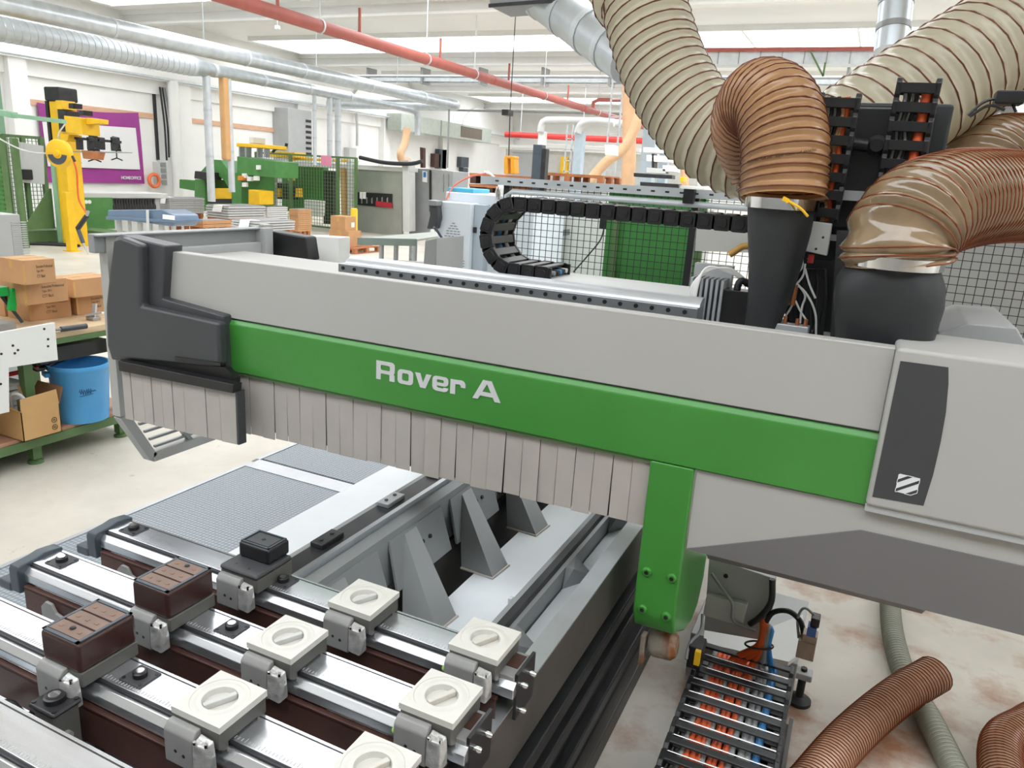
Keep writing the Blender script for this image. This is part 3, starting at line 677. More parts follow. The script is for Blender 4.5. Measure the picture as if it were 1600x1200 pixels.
for (pts, r_, m_) in (([(1112, 896, 2.72), (1125, 915, 2.70), (1144, 942, 2.69), (1146, 970, 2.7), (1180, 985, 2.72)], .006, grey_cable), ([(1098, 960, 2.6), (1095, 985, 2.55), (1078, 1005, 2.5), (1072, 1030, 2.45)], .006, grey_cable), ([(1207, 905, 2.7), (1205, 940, 2.7), (1190, 962, 2.7), (1172, 975, 2.72)], .012, black_rubber)):
    MB().tube(curve([PY(*p) for p in pts], 20)[0], r_, 8).build('cable', m_, car)
# valve with plug on the carriage
vl = thing('air_valve', 'small brass-grey air valve with blue label and black plug', 'valve', PZ(1258, 1020, .0))
c = PY(1262, 1000, 2.62)
MB().box(c.x-.03, c.x+.03, 2.6, 2.66, c.z-.07, c.z).box(c.x-.02, c.x+.03, 2.6, 2.65, c.z, c.z+.03).build('valve_body', mat('brassy', (150, 132, 116), .4, .4, var=.15, scale=20), vl, bevel=.003)
MB().box(c.x-.008, c.x+.022, 2.595, 2.64, c.z+.03, c.z+.065).build('blue_label', mat('blue_label', (58, 92, 160), .5), vl)
MB().box(c.x-.002, c.x+.028, 2.6, 2.65, c.z+.066, c.z+.10).build('plug', black_plastic, vl, bevel=.004)
MB().tube(curve([(c.x+.01, 2.63, c.z+.095), (c.x-.03, 2.64, c.z+.11), (c.x-.045, 2.66, c.z+.05), (c.x-.03, 2.65, c.z-.02)], 18)[0], .005, 8).build('lead', grey_cable, vl)
MB().bar((c.x-.01, 2.64, c.z-.05), (c.x-.02, 2.78, c.z-.08), .02, .02).build('support', dark_metal, vl)
tag(MB().tube(curve([PY(1195, 975, 2.72), PY(1208, 957, 2.7), PY(1232, 955, 2.68), PY(1250, 970, 2.66), PY(1256, 990, 2.65)], 24)[0], .010, 10).build('black_air_line', black_rubber), 'arched black air line above the carriage plate', 'air line')
ft = thing('levelling_foot', 'black round levelling foot with grey bracket beside the floor chain', 'machine foot', PZ(1247, 1098, 0))
c = PZ(1247, 1096, 0)
MB().lathe([(.05, 0), (.05, .015), (.035, .022), (.016, .03), (.016, .12)], c, 22).build('pad', black_rubber, ft)
MB().box(c.x-.035, c.x+.035, c.y-.03, c.y+.03, .12, .15).build('bracket', mid_grey, ft, bevel=.006)
MB().lathe([(.013, 0), (.013, .014)], (c.x, c.y, .15), 6).build('nut', dark_metal, ft)
# ================================================================== energy chains
def side_link(L, hgt, wid):
    # one chain link: two side plates with raised ovals, inner and outer cross bars; local x = run direction, z = thickness, y = width
    mb = MB()
    for y in (0, wid-.014):
        mb.box(-L*.66, L*.66, y+.002, y+.013, -hgt*.44, hgt*.44)
        mb.prism([(-L*.46, -hgt*.42), (-L*.38, -hgt/2), (L*.38, -hgt/2), (L*.46, -hgt*.42), (L*.46, hgt*.42), (L*.38, hgt/2), (-L*.38, hgt/2), (-L*.46, hgt*.42)], 'y', y-.002, y+.014)
    mb.prism([(-L*.30, -hgt*.16), (-L*.2, -hgt*.28), (L*.2, -hgt*.28), (L*.30, -hgt*.16), (L*.30, hgt*.16), (L*.2, hgt*.28), (-L*.2, hgt*.28), (-L*.30, hgt*.16)], 'y', -.006, -.002)
    mb.box(-L*.28, L*.28, .014, wid-.014, hgt/2-.012, hgt/2-.002)
    mb.box(-L*.28, L*.28, .014, wid-.014, -hgt/2+.002, -hgt/2+.012)
    return mb
# the long loop
ch = thing('energy_chain', 'black energy chain with long loop lying along the gantry top', 'energy chain', (-.9, 2.8, 1.66))
L, HG, WD = .060, .056, .22; YCH = 2.74
p = PY(765, 365, YCH)
xl = PY(749, 370, YCH).x; ztop = 1.937; zbot = 1.69; rr = (ztop-zbot)/2; cx = xl+rr+HG/2
run = []; x = -.30
lk = side_link(L, HG, WD).mesh('chain_link', black_plastic, bevel=.003, seg=1, smooth=False)
s = 0; tot_top = -.30-cx; arc = math.pi*rr; bot = .17
while s < tot_top+arc+bot:
    if s < tot_top: px, pz, a = -.30-s, ztop+.012*(s/tot_top), math.pi
    elif s < tot_top+arc:
        th = (s-tot_top)/rr; px, pz, a = cx-rr*math.sin(th), (ztop+zbot)/2+rr*math.cos(th)+.012*(1-th/math.pi), math.pi-th
    else: px, pz, a = cx+(s-tot_top-arc), zbot, 0
    inst('chain_link', lk, ch, Vector((px, YCH, pz))-wloc(ch), (0, a-math.pi, 0))
    s += L
for k, (mt_, yy, zz) in enumerate(((grey_cable, .05, .0), (black_rubber, .09, .01), (blue_cable, .12, -.01), (black_rubber, .15, .0), (white_paint, .18, .005))):
    pts = [(-.3, YCH+yy, ztop+zz), (cx, YCH+yy, ztop+.012+zz)]+[(cx-rr*math.sin(t_), YCH+yy, (ztop+zbot)/2+(rr-zz)*math.cos(t_)) for t_ in [math.pi*j/10 for j in range(1, 10)]]+[(cx+.17, YCH+yy, zbot)]
    MB().tube(pts, .010, 8).build('cable', mt_, ch)
tray = MB().prism([(2.66, 1.60), (2.66, 1.665), (2.70, 1.672), (3.02, 1.672), (3.02, 1.60)], 'x', cx+.02, -.25).build('chain_tray', light_grey, None, bevel=.006)
tag(tray, 'pale grey tray behind the guide rail, under the chain loop', 'tray')

def ladder_chain(name, label, a, b, wid, pitch, updir, barw, cables, mt=None, rods=False, group=None, hgt=.06):
    # chain seen on its flat side: two rails of links, cross bars and the cables inside
    a, b = Vector(a), Vector(b); d = (b-a).normalized(); u = Vector(updir); u = (u-d*u.dot(d)).normalized(); sd = d.cross(u).normalized()
    t = thing(name, label, 'energy chain', a, group)
    n = int((b-a).length/pitch); M3 = Matrix((sd, d, u)).transposed(); eu = M3.to_euler()
    ml = MB()
    for sx in (-1, 1): ml.prism([(-pitch*.55, -hgt*.35), (-pitch*.3, -hgt/2), (pitch*.3, -hgt/2), (pitch*.55, -hgt*.35), (pitch*.55, hgt*.35), (pitch*.3, hgt/2), (-pitch*.3, hgt/2), (-pitch*.55, hgt*.35)], 'x', sx*wid/2-.008, sx*wid/2+.008)
    ml.box(-wid/2, wid/2, -barw/2, barw/2, hgt/2-.010, hgt/2).box(-wid/2, wid/2, -barw/2, barw/2, -hgt/2, -hgt/2+.008)
    me = ml.mesh('chain_link', black_plastic, bevel=.002, seg=1, smooth=False)
    mr = MB().cyl((-wid/2, 0, 0), (wid/2, 0, 0), .0045, n=8).mesh('rod', chrome) if rods else None
    for i in range(n):
        c_ = d*(pitch*(i+.5)); lk_ = inst('chain_link', me, t, c_, eu)
        if mr: inst('rod', mr, lk_, (0, pitch*.42, hgt*.25))
    for (off, r_, m_, wob) in cables:
        pts = [a+d*((b-a).length*.93*j/8)+sd*(off*wid/2+(wob*math.sin(j*2.1) if wob else 0))+u*(.004*math.sin(j+off*9)) for j in range(9)]
        MB().tube(pts, r_, 8).build('cable', m_, t)
    return t
vert = [(-.6, .006, grey_cable, .004), (-.4, .007, black_rubber, .003), (-.2, .005, grey_cable, .006), (.0, .006, black_rubber, .004), (.2, .006, tan_pvc, .008), (.35, .006, pale_orange, .006)]
def vch(top, bot, Y, label, cab):
    a = PY(*bot, Y); b = PY(*top, Y)
    return ladder_chain('upright_chain', label, a, b, .108, .056, (0, -1, 0), .031, cab, group='upright energy chains on the machining head')
vch((1316, 136), (1278, 345), 2.72, 'left upright black energy chain beside the tan hose', vert+[(.45, .010, orange_cable, .004)])
vch((1438, 120), (1400, 300), 2.76, 'taller upright black energy chain with a thick orange cable', vert[:4]+[(.55, .016, orange_cable, .0)])
# chain on the floor, right of the bed
cab = []
for k, o_ in enumerate((-.72, -.62, -.5, -.40, -.32, -.18, -.10, .05, .16)): cab.append((o_, .011, orange_cable if k % 4 else grey_cable, .002))
cab += [(.34, .012, grey_cable, 0), (.46, .012, grey_cable, 0), (.62, .014, blue_cable, 0)]
fa, fb = Vector((-.165, 2.76, .27)), Vector((-.150, 1.2, .27))
ladder_chain('floor_chain', 'wide black energy chain on the floor with orange cables and chrome rods', fa, fb, .335, .084, (0, 0, 1), .030, [(-o_, r_, m_, w_) for o_, r_, m_, w_ in cab], rods=True, hgt=.09)
sup = tag(MB().box(-.36, .04, .9, 2.8, 0, .02).box(-.36, -.345, .9, 2.8, .02, .05).box(.025, .04, .9, 2.8, .02, .05).build('chain_trough', bed_dark), 'flat steel trough under the wide floor chain', 'trough')
sup2 = tag(MB().box(-.30, -.02, 1.0, 2.74, .02, .218).build('chain_carrier', black_plastic), 'dark lower run carrying the wide floor chain', 'chain carrier')
bun = thing('cable_bundle', 'bundle of orange, grey and blue cables rising from the floor chain', 'cables', (-.05, 2.8, .3))
for k, (x_, m_, r_) in enumerate(((1148, orange_cable, .014), (1158, orange_cable, .014), (1165, orange_cable, .013), (1176, grey_cable, .014), (1186, blue_cable, .012))):
    pts = [PY(1192+k*2, 968+k*3, 2.72), PY(1193+k*3, 985, 2.7), PY(1184+k*4, 1010, 2.68), Vector((-.165+.335/2*(-.3+.22*k), 2.72, .28)), Vector((-.165+.335/2*(-.35+.24*k), 2.6, .275))]
    MB().tube(curve(pts, 24)[0], r_, 10).build('cable', m_, bun)
MB().tube([PY(1186, 1008, 2.68)+Vector((.05*math.cos(a_), .028*math.sin(a_), .01*math.cos(a_))) for a_ in [6.283*j/18 for j in range(19)]], .004, 6).build('cable_tie', black_plastic, bun)

# ================================================================== machining head
head = thing('machining_head', 'black machining head behind the gantry panel, holding both dust boots', 'machining head', (0, 2.7, 1.6))
B(-.24, .17, 2.9, 3.1, 1.6, 2.36).build('head_housing', black_rubber, head, bevel=.012)
B(-.20, .12, 2.86, 2.9, 1.95, 2.34).build('cover_plate', black_plastic, head, bevel=.006)
p = PY(1370, 228, 2.84); MB().lathe([(.02, -.12), (.02, .02)], (p.x-.03, 2.84, p.z), 14, (1, 0, -.1)).lathe([(.03, 0), (.034, .01), (.02, .03)], (p.x, 2.84, p.z), 16, (0, -1, 0)).build('cylinder_eye', dark_metal, head)
B(-.17, .1, 2.84, 2.88, 1.905, 1.925).build('edge_rail', steel, head)
p = PY(1350, 305, 2.88); B(-.16, .08, 2.80, 2.88, p.z-.02, p.z+.012).build('slotted_strip', alu_matt, head)
B(-.19, .16, 2.78, 2.84, 1.6, 1.84).build('lower_plate', black_plastic, head)
p0, p1 = PY(1340, 345, 2.66), PY(1318, 520, 2.66)
MB().bar((p0.x-.03, 2.66, 1.95), (p1.x-.01, 2.66, 1.58), .05, .018).build('upright_channel', char_label, head)
# small junction box
q = GP([(1262, 345), (1300, 350), (1292, 400), (1256, 392)], 2.58)
jb = MB().prism(q, 'y', 2.58, 2.62).build('junction_box', light_grey, head, bevel=.003)
for (x, y) in ((1286, 371), (1275, 389)): c = PY(x, y, 2.579); MB().lathe([(.004, 0), (.004, .002)], (c.x, 2.58, c.z), 8, (0, -1, 0)).build('screw', black_plastic, jb)
c = PY(1267, 405, 2.6); MB().cyl((c.x, 2.6, c.z-.012), (c.x, 2.6, c.z+.015), .009, n=10).build('red_plug', red_bright, head)
# valve block and white tubes at the foot
q = GP([(1207, 506), (1264, 515), (1262, 528), (1205, 520)], 2.5)
vb = B(q[0][0], q[1][0], 2.48, 2.53, 1.59, 1.655).build('valve_block', alu_matt, head, bevel=.003)
for (x, y) in ((1212, 497), (1227, 499), (1246, 503), (1259, 504)):
    c = PY(x, y, 2.5); MB().cyl((c.x, 2.5, 1.65), (c.x, 2.5, c.z+.01), .006, n=10).build('air_fitting', mat('brass', (190, 120, 80), .35, .6), head)
for pts in ([(1212, 492), (1222, 482), (1240, 470)], [(1227, 494), (1235, 482), (1241, 470)], [(1259, 499), (1250, 485), (1243, 470)], [(1250, 505), (1253, 480), (1258, 462), (1247, 445), (1238, 440)], [(1275, 525), (1274, 490), (1262, 462), (1245, 446), (1225, 452)], [(1222, 452), (1235, 435), (1252, 420), (1254, 405)], [(1243, 446), (1255, 430), (1258, 412)], [(1258, 420), (1265, 445), (1274, 466)]):
    MB().tube(curve([PY(x, y, 2.53) for x, y in pts], 18)[0], .0035, 6).build('air_tube', light_grey, head)
c = PY(1240, 462, 2.53); MB().cyl((c.x, 2.53, c.z-.03), (c.x, 2.53, c.z+.035), .009, n=10).build('manifold', mat('brass', (190, 120, 80)), head)
for k in range(9):
    random.seed(40+k); a_ = PY(1248+k*5, 420, 2.64); b2 = PY(1240+k*6, 470, 2.66); c2 = PY(1235+k*6, 525, 2.66)
    MB().tube(curve([a_, b2+Vector((random.uniform(-.02, .02), 0, 0)), c2], 14)[0], .007, 6).build('cable', black_rubber, head)
# fins, contactor and block left of the first boot
q0, q1 = PY(1080, 430, 2.62), PY(1130, 500, 2.62)
for k in range(7):
    xx = q0.x+.012+k*.017; B(xx, xx+.009, 2.56, 2.66, 1.58, 1.76).build('cooling_fin', alu_matt, head)
B(q0.x+.0, q0.x+.13, 2.66, 2.70, 1.6, 1.80).build('fin_back', mid_grey, head)
xx = PY(1132, 470, 2.62).x; B(xx-.005, xx+.09, 2.58, 2.66, 1.58, 1.73).build('relay_block', black_plastic, head, bevel=.003)
for k in range(4):
    pts = [PY(1076+k*3, 500, 2.55), PY(1080+k*3, 450, 2.55), PY(1105, 424-k*2, 2.57), PY(1140, 420+k*2, 2.6), PY(1168, 440, 2.62)]
    MB().tube(curve(pts, 24)[0], .005, 6).build('white_cable', white_paint, head)
MB().tube(curve([PY(1148, 470, 2.6), PY(1156, 440, 2.6), PY(1172, 445, 2.62)], 14)[0], .012, 8).build('black_coil', black_rubber, head)
# beige plate with leather strap behind
q = GP([(1090, 335), (1170, 340), (1170, 395), (1086, 392)], 4.2)
MB().prism(q, 'y', 4.2, 4.22).build('beige_plate', light_grey, head, smooth=False)
MB().tube([PY(1140, 398, 2.7), PY(1160, 385, 2.7), PY(1172, 384, 2.7)], .012, 8).build('tan_strap', mat('strap', (206, 160, 84), .6), head)
# dust boots
def loft(secs, n=32):
    rg = []
    for (c, rx, ry, e) in secs:
        ring = []
        for j in range(n):
            a_ = 6.28318*j/n; cs, sn = math.cos(a_), math.sin(a_)
            ring.append(Vector(c)+Vector((rx*abs(cs)**(2/e)*(1 if cs > 0 else -1), ry*abs(sn)**(2/e)*(1 if sn > 0 else -1), 0)))
        rg.append(ring)
    return MB().rings(rg)
YB1, YB2 = 2.52, 2.42
def sect(y, l, r_, Y, ry, e): a_, b2 = PY(l, y, Y), PY(r_, y, Y); return ((a_+b2)/2, (b2.x-a_.x)/2, ry, e)
loft([sect(560, 1163, 1212, YB1, .05, 3), sect(510, 1164, 1217, YB1, .055, 3), sect(460, 1169, 1238, YB1, .07, 2.6), sect(410, 1170, 1254, YB1, .085, 2.4), sect(360, 1168, 1268, YB1, .10, 2.1), sect(325, 1168, 1275, YB1, .105, 2)]).build('dust_boot', black_rubber, head, ang=60)
loft([sect(580, 1306, 1450, YB2, .09, 3.2), sect(520, 1302, 1462, YB2, .11, 3), sect(470, 1301, 1478, YB2, .13, 2.8), sect(440, 1305, 1480, YB2, .13, 2.6), sect(422, 1318, 1474, YB2, .125, 2.2), sect(400, 1330, 1470, YB2, .115, 2)]).build('dust_boot', black_rubber, head, ang=60)
p = PY(1375, 520, YB2-.1); 
# rear grey housing at right
q = GP([(1445, 545), (1462, 512), (1505, 496), (1578, 502), (1600, 540), (1640, 575), (1640, 640), (1445, 600)], 2.75)
rh = tag(MB().prism(q, 'y', 2.62, 3.1).build('drive_housing', mid_grey, None, bevel=.006), 'light grey sheet metal housing with chamfered top right of the wide boot', 'housing')
# hoses and their clamps
def collar(l, r_, y, Y, ry, parent):
    c, rx, ry_, e = sect(y, l, r_, Y, ry, 2)
    loft([(c-Vector((0, 0, .016)), rx*1.02, ry*1.02, 2), (c+Vector((0, 0, .016)), rx*1.03, ry*1.03, 2)]).build('hose_clamp', chrome, parent)
    return c
def P(x, y, Y): return PY(x, y, Y)
t, _ = hose('tan_hose', 'tan ribbed suction hose arching up from the slim black boot', [P(1215, 285, 3.0), P(1188, 245, 2.98), P(1171, 195, 2.88), P(1188, 158, 2.75), P(1214, 172, 2.63), P(1226, 225, 2.56), P(1225, 280, 2.53), P(1222, 310, 2.52)], .127, .026, hose_tan, wire_dark, wr=.0028)
collar(1165, 1279, 318, YB1, .122, t)
c = P(1228, 312, 2.39); MB().cbox(c, .02, .008, .012, Matrix.Rotation(.4, 3, 'Y')).build('clamp_key', yellow_paint, t)
MB().tube(curve([c, P(1250, 325, 2.39), P(1262, 338, 2.4)], 8)[0], .004, 6).build('yellow_wire', yellow_paint, t)
s0 = P(1188, 254, 2.40)
hp_ = text_mesh('hose_print', 'Masterflex PUR 200   Super-elastic und abriebfest', black_print, t, (0, 0, 0), (1, 0, 0), (0, 0, 1), .012, .21, .0003)
ax_ = P(1226, 250, 2.55); rh_ = .1405; of_ = wloc(t)
for v_ in hp_.data.vertices:
    w_ = v_.co+of_; an_ = (w_.x-.105)/rh_; v_.co = Vector((ax_.x+rh_*math.sin(an_), ax_.y-rh_*math.cos(an_), ax_.z+w_.z+.22*(w_.x-.105)))-of_
hose('cream_hose', 'wide cream suction hose coming down from the ceiling at top centre', [P(975, -90, 3.5)+Vector((-.3, .5, 3.1)), P(975, -90, 3.5)+Vector((-.25, .35, 1.6)), P(975, -90, 3.5), P(1003, 0, 3.4), P(1036, 105, 3.32), P(1085, 185, 3.26), P(1145, 232, 3.22), P(1240, 262, 3.2)], .172, .048, hose_cream, wire_dark, wr=.0032)
hose('cream_hose', 'wide cream suction hose slanting across the top right corner', [P(1720, -60, 4.1)+Vector((1.5, .5, 2.7)), P(1720, -60, 4.1)+Vector((.9, .3, 1.1)), P(1720, -60, 4.1), P(1600, 40, 3.85), P(1480, 120, 3.6), P(1380, 185, 3.45), P(1300, 240, 3.35)], .215, .062, hose_cream, wire_dark, wr=.0035)
t, _ = hose('clear_hose', 'glossy brownish clear suction hose bending right from the wide black boot', [P(1820, 335, 3.6)+Vector((1.3, .3, 1.9)), P(1820, 335, 3.6)+Vector((.9, .15, .7)), P(1820, 335, 3.6)+Vector((.4, .05, .12)), P(1820, 335, 3.6), P(1690, 318, 3.4), P(1585, 308, 3.08), P(1495, 313, 2.70), P(1436, 335, 2.49), P(1407, 370, 2.425), P(1401, 395, 2.42), P(1400, 412, 2.42)], .142, .027, hose_clear, copper_wire, wr=.0022, bulge=.12)
collar(1325, 1477, 408, YB2, .147, t)
hose('clear_hose', 'second clear suction hose behind, looping out of the right edge', [P(1528, 350, 3.6), P(1526, 295, 3.6), P(1546, 252, 3.68), P(1605, 243, 3.95), P(1710, 238, 4.4), P(1830, 232, 4.7), P(1830, 232, 4.7)+Vector((.5, .2, .3)), P(1830, 232, 4.7)+Vector((.8, .3, 1.4))], .160, .027, hose_clear, copper_wire, wr=.002, bulge=.12)
# cable arch on the head top
MB().tube(curve([PY(1512, 180, 2.9), PY(1540, 158, 2.9), PY(1575, 155, 2.9), PY(1588, 175, 2.9)], 20)[0], .005, 6).build('cable_arch', black_plastic, head)
MB().tube(curve([PY(1515, 182, 2.88), PY(1545, 165, 2.88), PY(1570, 172, 2.88)], 16)[0], .005, 6).build('cable_arch', black_plastic, head)
B(PY(1550, 175, 2.9).x, PY(1596, 175, 2.9).x, 2.88, 2.96, 2.36, 2.40).build('plug_block', black_plastic, head, bevel=.005)
# hoses lying on the floor
hose('grey_floor_hose', 'grey-green ribbed hose lying on the floor under the skirt', [PZ(1390, 930, .05), PZ(1395, 990, .045), PZ(1415, 1060, .045), PZ(1450, 1120, .045), PZ(1500, 1220, .045), PZ(1540, 1300, .045), PZ(1540, 1300, .045)+Vector((.15, -.6, 0)), PZ(1540, 1300, .045)+Vector((.1, -1.3, 0))], .045, .02, hose_grey, hose_grey, wr=.002, bulge=.10)
hose('copper_floor_hose', 'clear hose with copper wire, its open end pointing up right', [PZ(1462, 1052, .14), PZ(1400, 1090, .11), PZ(1330, 1150, .085), PZ(1270, 1220, .08), PZ(1220, 1290, .08), PZ(1220, 1290, .08)+Vector((0, -.5, 0)), PZ(1220, 1290, .08)+Vector((.15, -1.2, 0))], .072, .017, hose_copper, copper_wire, wr=.0026)
hose('copper_floor_hose', 'clear copper-wired hose curling out of the lower right corner', [PZ(1660, 1120, .08)+Vector((.9, .1, 0)), PZ(1660, 1120, .08)+Vector((.4, .12, 0)), PZ(1660, 1120, .08), PZ(1600, 1138, .08), PZ(1566, 1165, .08), PZ(1570, 1230, .08), PZ(1600, 1300, .08), PZ(1600, 1300, .08)+Vector((.25, -.5, 0)), PZ(1600, 1300, .08)+Vector((.6, -1.0, 0))], .072, .017, hose_copper, copper_wire, wr=.0026)
# ================================================================== bench at the left with boxes, bin and tools
ben = thing('work_bench', 'green steel work bench with wooden top and lower shelf at left', 'work bench', (-5.3, 2.6, 0))
BX0, BX1, BY0, BY1 = -5.85, -4.78, .6, 3.75
B(BX0, BX1, BY0, BY1, .83, .875).build('bench_top', wood_bench, ben, bevel=.004)
B(BX0, BX1+.01, BY0, BY1, .795, .83).build('top_frame', fence_green, ben)
B(BX0, BX1, BY0, BY1, .19, .215).build('lower_shelf', mat('shelf_wood', (186, 140, 116), .7, var=.12, scale=4), ben)
B(BX0, BX1+.012, BY0, BY1, .13, .19).build('shelf_frame', fence_green, ben)
for x in (BX0+.05, BX1-.06):
    for y in (BY0+.1, 2.96, BY1-.14):
        l_ = B(x-.03, x+.03, y-.03, y+.03, .03, .80).build('leg', fence_green, ben)
        MB().lathe([(.05, 0), (.05, .012), (.02, .03)], (x, y, 0), 14).build('foot_pad', fence_green, l_)
ug = MB()
for k in range(5): ug.tube(curve([(-4.95-.05*k, 3.0+.06*k, .70), (-4.92-.05*k, 3.1+.05*k, .60), (-4.95, 3.3+.06*k, .66), (-5.0, 3.55, .72)], 14)[0], .012, 6)
ug.build('cable_loom', black_rubber, ben)
B(-5.4, -4.9, 3.1, 3.6, .64, .74).build('under_drawer', bed_dark, ben)
def carton(corner, z, ly, lx, h, label, name='carton', cat='box', group=None, print_=True, tape=True, cm=cardboard):
    c = corner if isinstance(corner, Vector) else PZ(*corner, z); t = thing(name, label, cat, (c.x-lx/2, c.y+ly/2, z), group)
    b_ = B(c.x-lx, c.x, c.y, c.y+ly, z, z+h).build('box_body', cm, t, bevel=.003)
    if tape:
        MB().box(c.x-lx*.58, c.x-lx*.42, c.y-.0015, c.y+.0, z+h*.62, z+h).box(c.x-lx*.58, c.x-lx*.42, c.y, c.y+ly, z+h, z+h+.0015).box(c.x, c.x+.0012, c.y, c.y+ly*.05, z+h*.1, z+h*.85).build('tape', tape_tan, b_, smooth=False)
    if print_:
        for k, (tx_, wd_) in enumerate((('Executive Professional', ly*.52), ('Type 2011', ly*.22), ('CTT Black', ly*.26))):
            text_mesh('print', tx_, mat('box_ink', (110, 84, 66), .7), b_, (c.x+.0005, c.y+ly*.40, z+h*(.66-.2*k)), (0, 1, 0), (0, 0, 1), .02, wd_, .0004)
    return t, c
h1 = .165; G = 'cartons piled on the bench'; zb = .875
carton((47, 503), zb, .31, .24, h1, 'front bottom carton of the pile on the bench', group=G)
carton((40, 478), zb+h1, .30, .24, h1*.95, 'middle carton of the bench pile, under the single top carton', group=G)
carton((39, 446), zb+h1*1.95, .21, .24, h1*.95, 'single carton on top of the bench pile', group=G)
c = PZ(47, 503, zb)
for k, lb in enumerate(('rear carton in the lowest layer of the pile, half hidden at left', 'rear carton in the second layer of the pile, showing its end')):
    z = zb+h1*k; t = thing('carton', lb, 'box', (c.x-.42, c.y+.12, z), G); B(c.x-.52-.04*k, c.x-.27, c.y+.0+.03*k, c.y+.28, z, z+h1*(1-.05*k)).build('box_body', cardboard, t, bevel=.003)
    B(c.x-.42, c.x-.38, c.y-.001+.03*k, c.y+.001+.03*k, z+.1, z+h1*.95).build('tape', tape_tan, t)
c2, cc = carton((121, 493), zb, .30, .24, h1*.92, 'lower carton of the pair beside the charcoal end cover', group=G)
carton((116, 466), zb+h1*.92, .32, .24, h1*.80, 'upper carton of the pair beside the charcoal end cover', group=G, print_=False)
# blue bin
c = PZ(124, 655, .215); cx, cy = c.x-.02, c.y+.045
bn = thing('blue_bin', 'blue round plastic bin with handles and scribbled name on lower shelf', 'bin', (cx, cy, .215))
r0_, r1_, H_ = .165, .192, .405
MB().lathe([(.001, .012), (r0_-.006, .012), (r1_-.008, H_), (r1_+.006, H_), (r1_+.008, H_-.012), (r1_+.004, H_-.035), (r1_-.002, H_-.04), (r0_, 0), (.001, 0)], (cx, cy, .215), 40, cap=False).build('bin_body', blue_bin, bn, ang=50)
for a in (70, 250): 
    d = Vector((math.cos(R(a)), math.sin(R(a)), 0)); MB().cbox(Vector((cx, cy, .215+H_-.06))+d*(r1_+.012), .035, .09, .03, Matrix.Rotation(R(a), 3, 'Z')).build('handle', blue_bin, bn, bevel=.006)
sc_ = MB(); a0 = -38
pts = []
for k in range(26):
    a = R(a0+k*1.35); zz = .215+.235+(.022*math.sin(k*1.9) if k < 18 else .006*math.sin(k*2)); rr_ = r0_+(r1_-r0_)*.52+.002; pts.append((cx+rr_*math.cos(a), cy+rr_*math.sin(a), zz))
MB().tube(pts, .0022, 5).build('scribble', mat('ink_blue', (22, 52, 104), .5), bn)
pts = [(cx+.1835*math.cos(R(a0+k*1.3)), cy+.1835*math.sin(R(a0+k*1.3)), .418+.0006*k) for k in range(22)]
MB().tube(pts, .0016, 5).build('underline', mat('ink_blue', (22, 52, 104)), bn)
# open carton on the shelf
c = PZ(38, 691, .215); lx, ly, h = .30, .255, .20
t = thing('open_carton', 'open cardboard box with raised flaps beside the blue bin', 'box', (c.x-lx/2, c.y+ly/2, .215))
w_ = .005; bx = MB(); x1_, y0_ = c.x, c.y
bx.box(x1_-w_, x1_, y0_, y0_+ly, .215, .215+h).box(x1_-lx, x1_-lx+w_, y0_, y0_+ly, .215, .215+h).box(x1_-lx, x1_, y0_, y0_+w_, .215, .215+h).box(x1_-lx, x1_, y0_+ly-w_, y0_+ly, .215, .215+h).box(x1_-lx, x1_, y0_, y0_+ly, .215, .22)
ob = bx.build('box_body', mat('kraft', (204, 162, 108), .75, var=.05, scale=5), t, smooth=False)
kr = MAT['kraft']
MB().prism([(y0_, .215+h), (y0_+ly, .215+h), (y0_+ly-.01, .215+h+.10), (y0_+.005, .215+h+.085)], 'x', x1_-.004, x1_).build('side_flap', kr, t)
MB().hull([(x1_-lx, y0_, .215+h), (x1_, y0_, .215+h), (x1_-.02, y0_-.06, .215+h+.055), (x1_-lx+.02, y0_-.06, .215+h+.055), (x1_-lx, y0_+.004, .215+h), (x1_, y0_+.004, .215+h)]).build('front_flap', kr, t)
MB().hull([(x1_-lx, y0_+ly, .215+h), (x1_, y0_+ly, .215+h), (x1_-.02, y0_+ly+.05, .215+h+.10), (x1_-lx+.02, y0_+ly+.05, .215+h+.10), (x1_, y0_+ly+.004, .215+h)]).build('rear_flap', cardboard_in, t)
for k in range(2):
    sy = y0_+ly-.045; sz = .215+.045+.05*k; ring = [(x1_+.001, sy+.017*math.cos(a), sz+.017*math.sin(a)) for a in [6.283*j/20 for j in range(21)]]
    MB().tube(ring, .002, 5).build('recycling_ring', black_print, ob); MB().tube([(x1_+.001, sy+.006*math.cos(a), sz+.006*math.sin(a)) for a in [6.283*j/12 for j in range(13)]], .0018, 5).build('recycling_ring', black_print, ob)
MB().box(x1_-.12, x1_-.07, y0_+.05, y0_+.11, .24, .47).build('glass_jar', steel, t, bevel=.008)
MB().tube(curve([(x1_-.2, y0_+.08, .3), (x1_-.17, y0_+.05, .47), (x1_-.12, y0_+.07, .50), (x1_-.10, y0_+.12, .42)], 16)[0], .011, 8).build('white_hose', white_paint, t)
MB().bar((x1_-.1, y0_+.12, .3), (x1_-.16, y0_+.1, .55), .014, .01).build('brush_handle', wood, t)
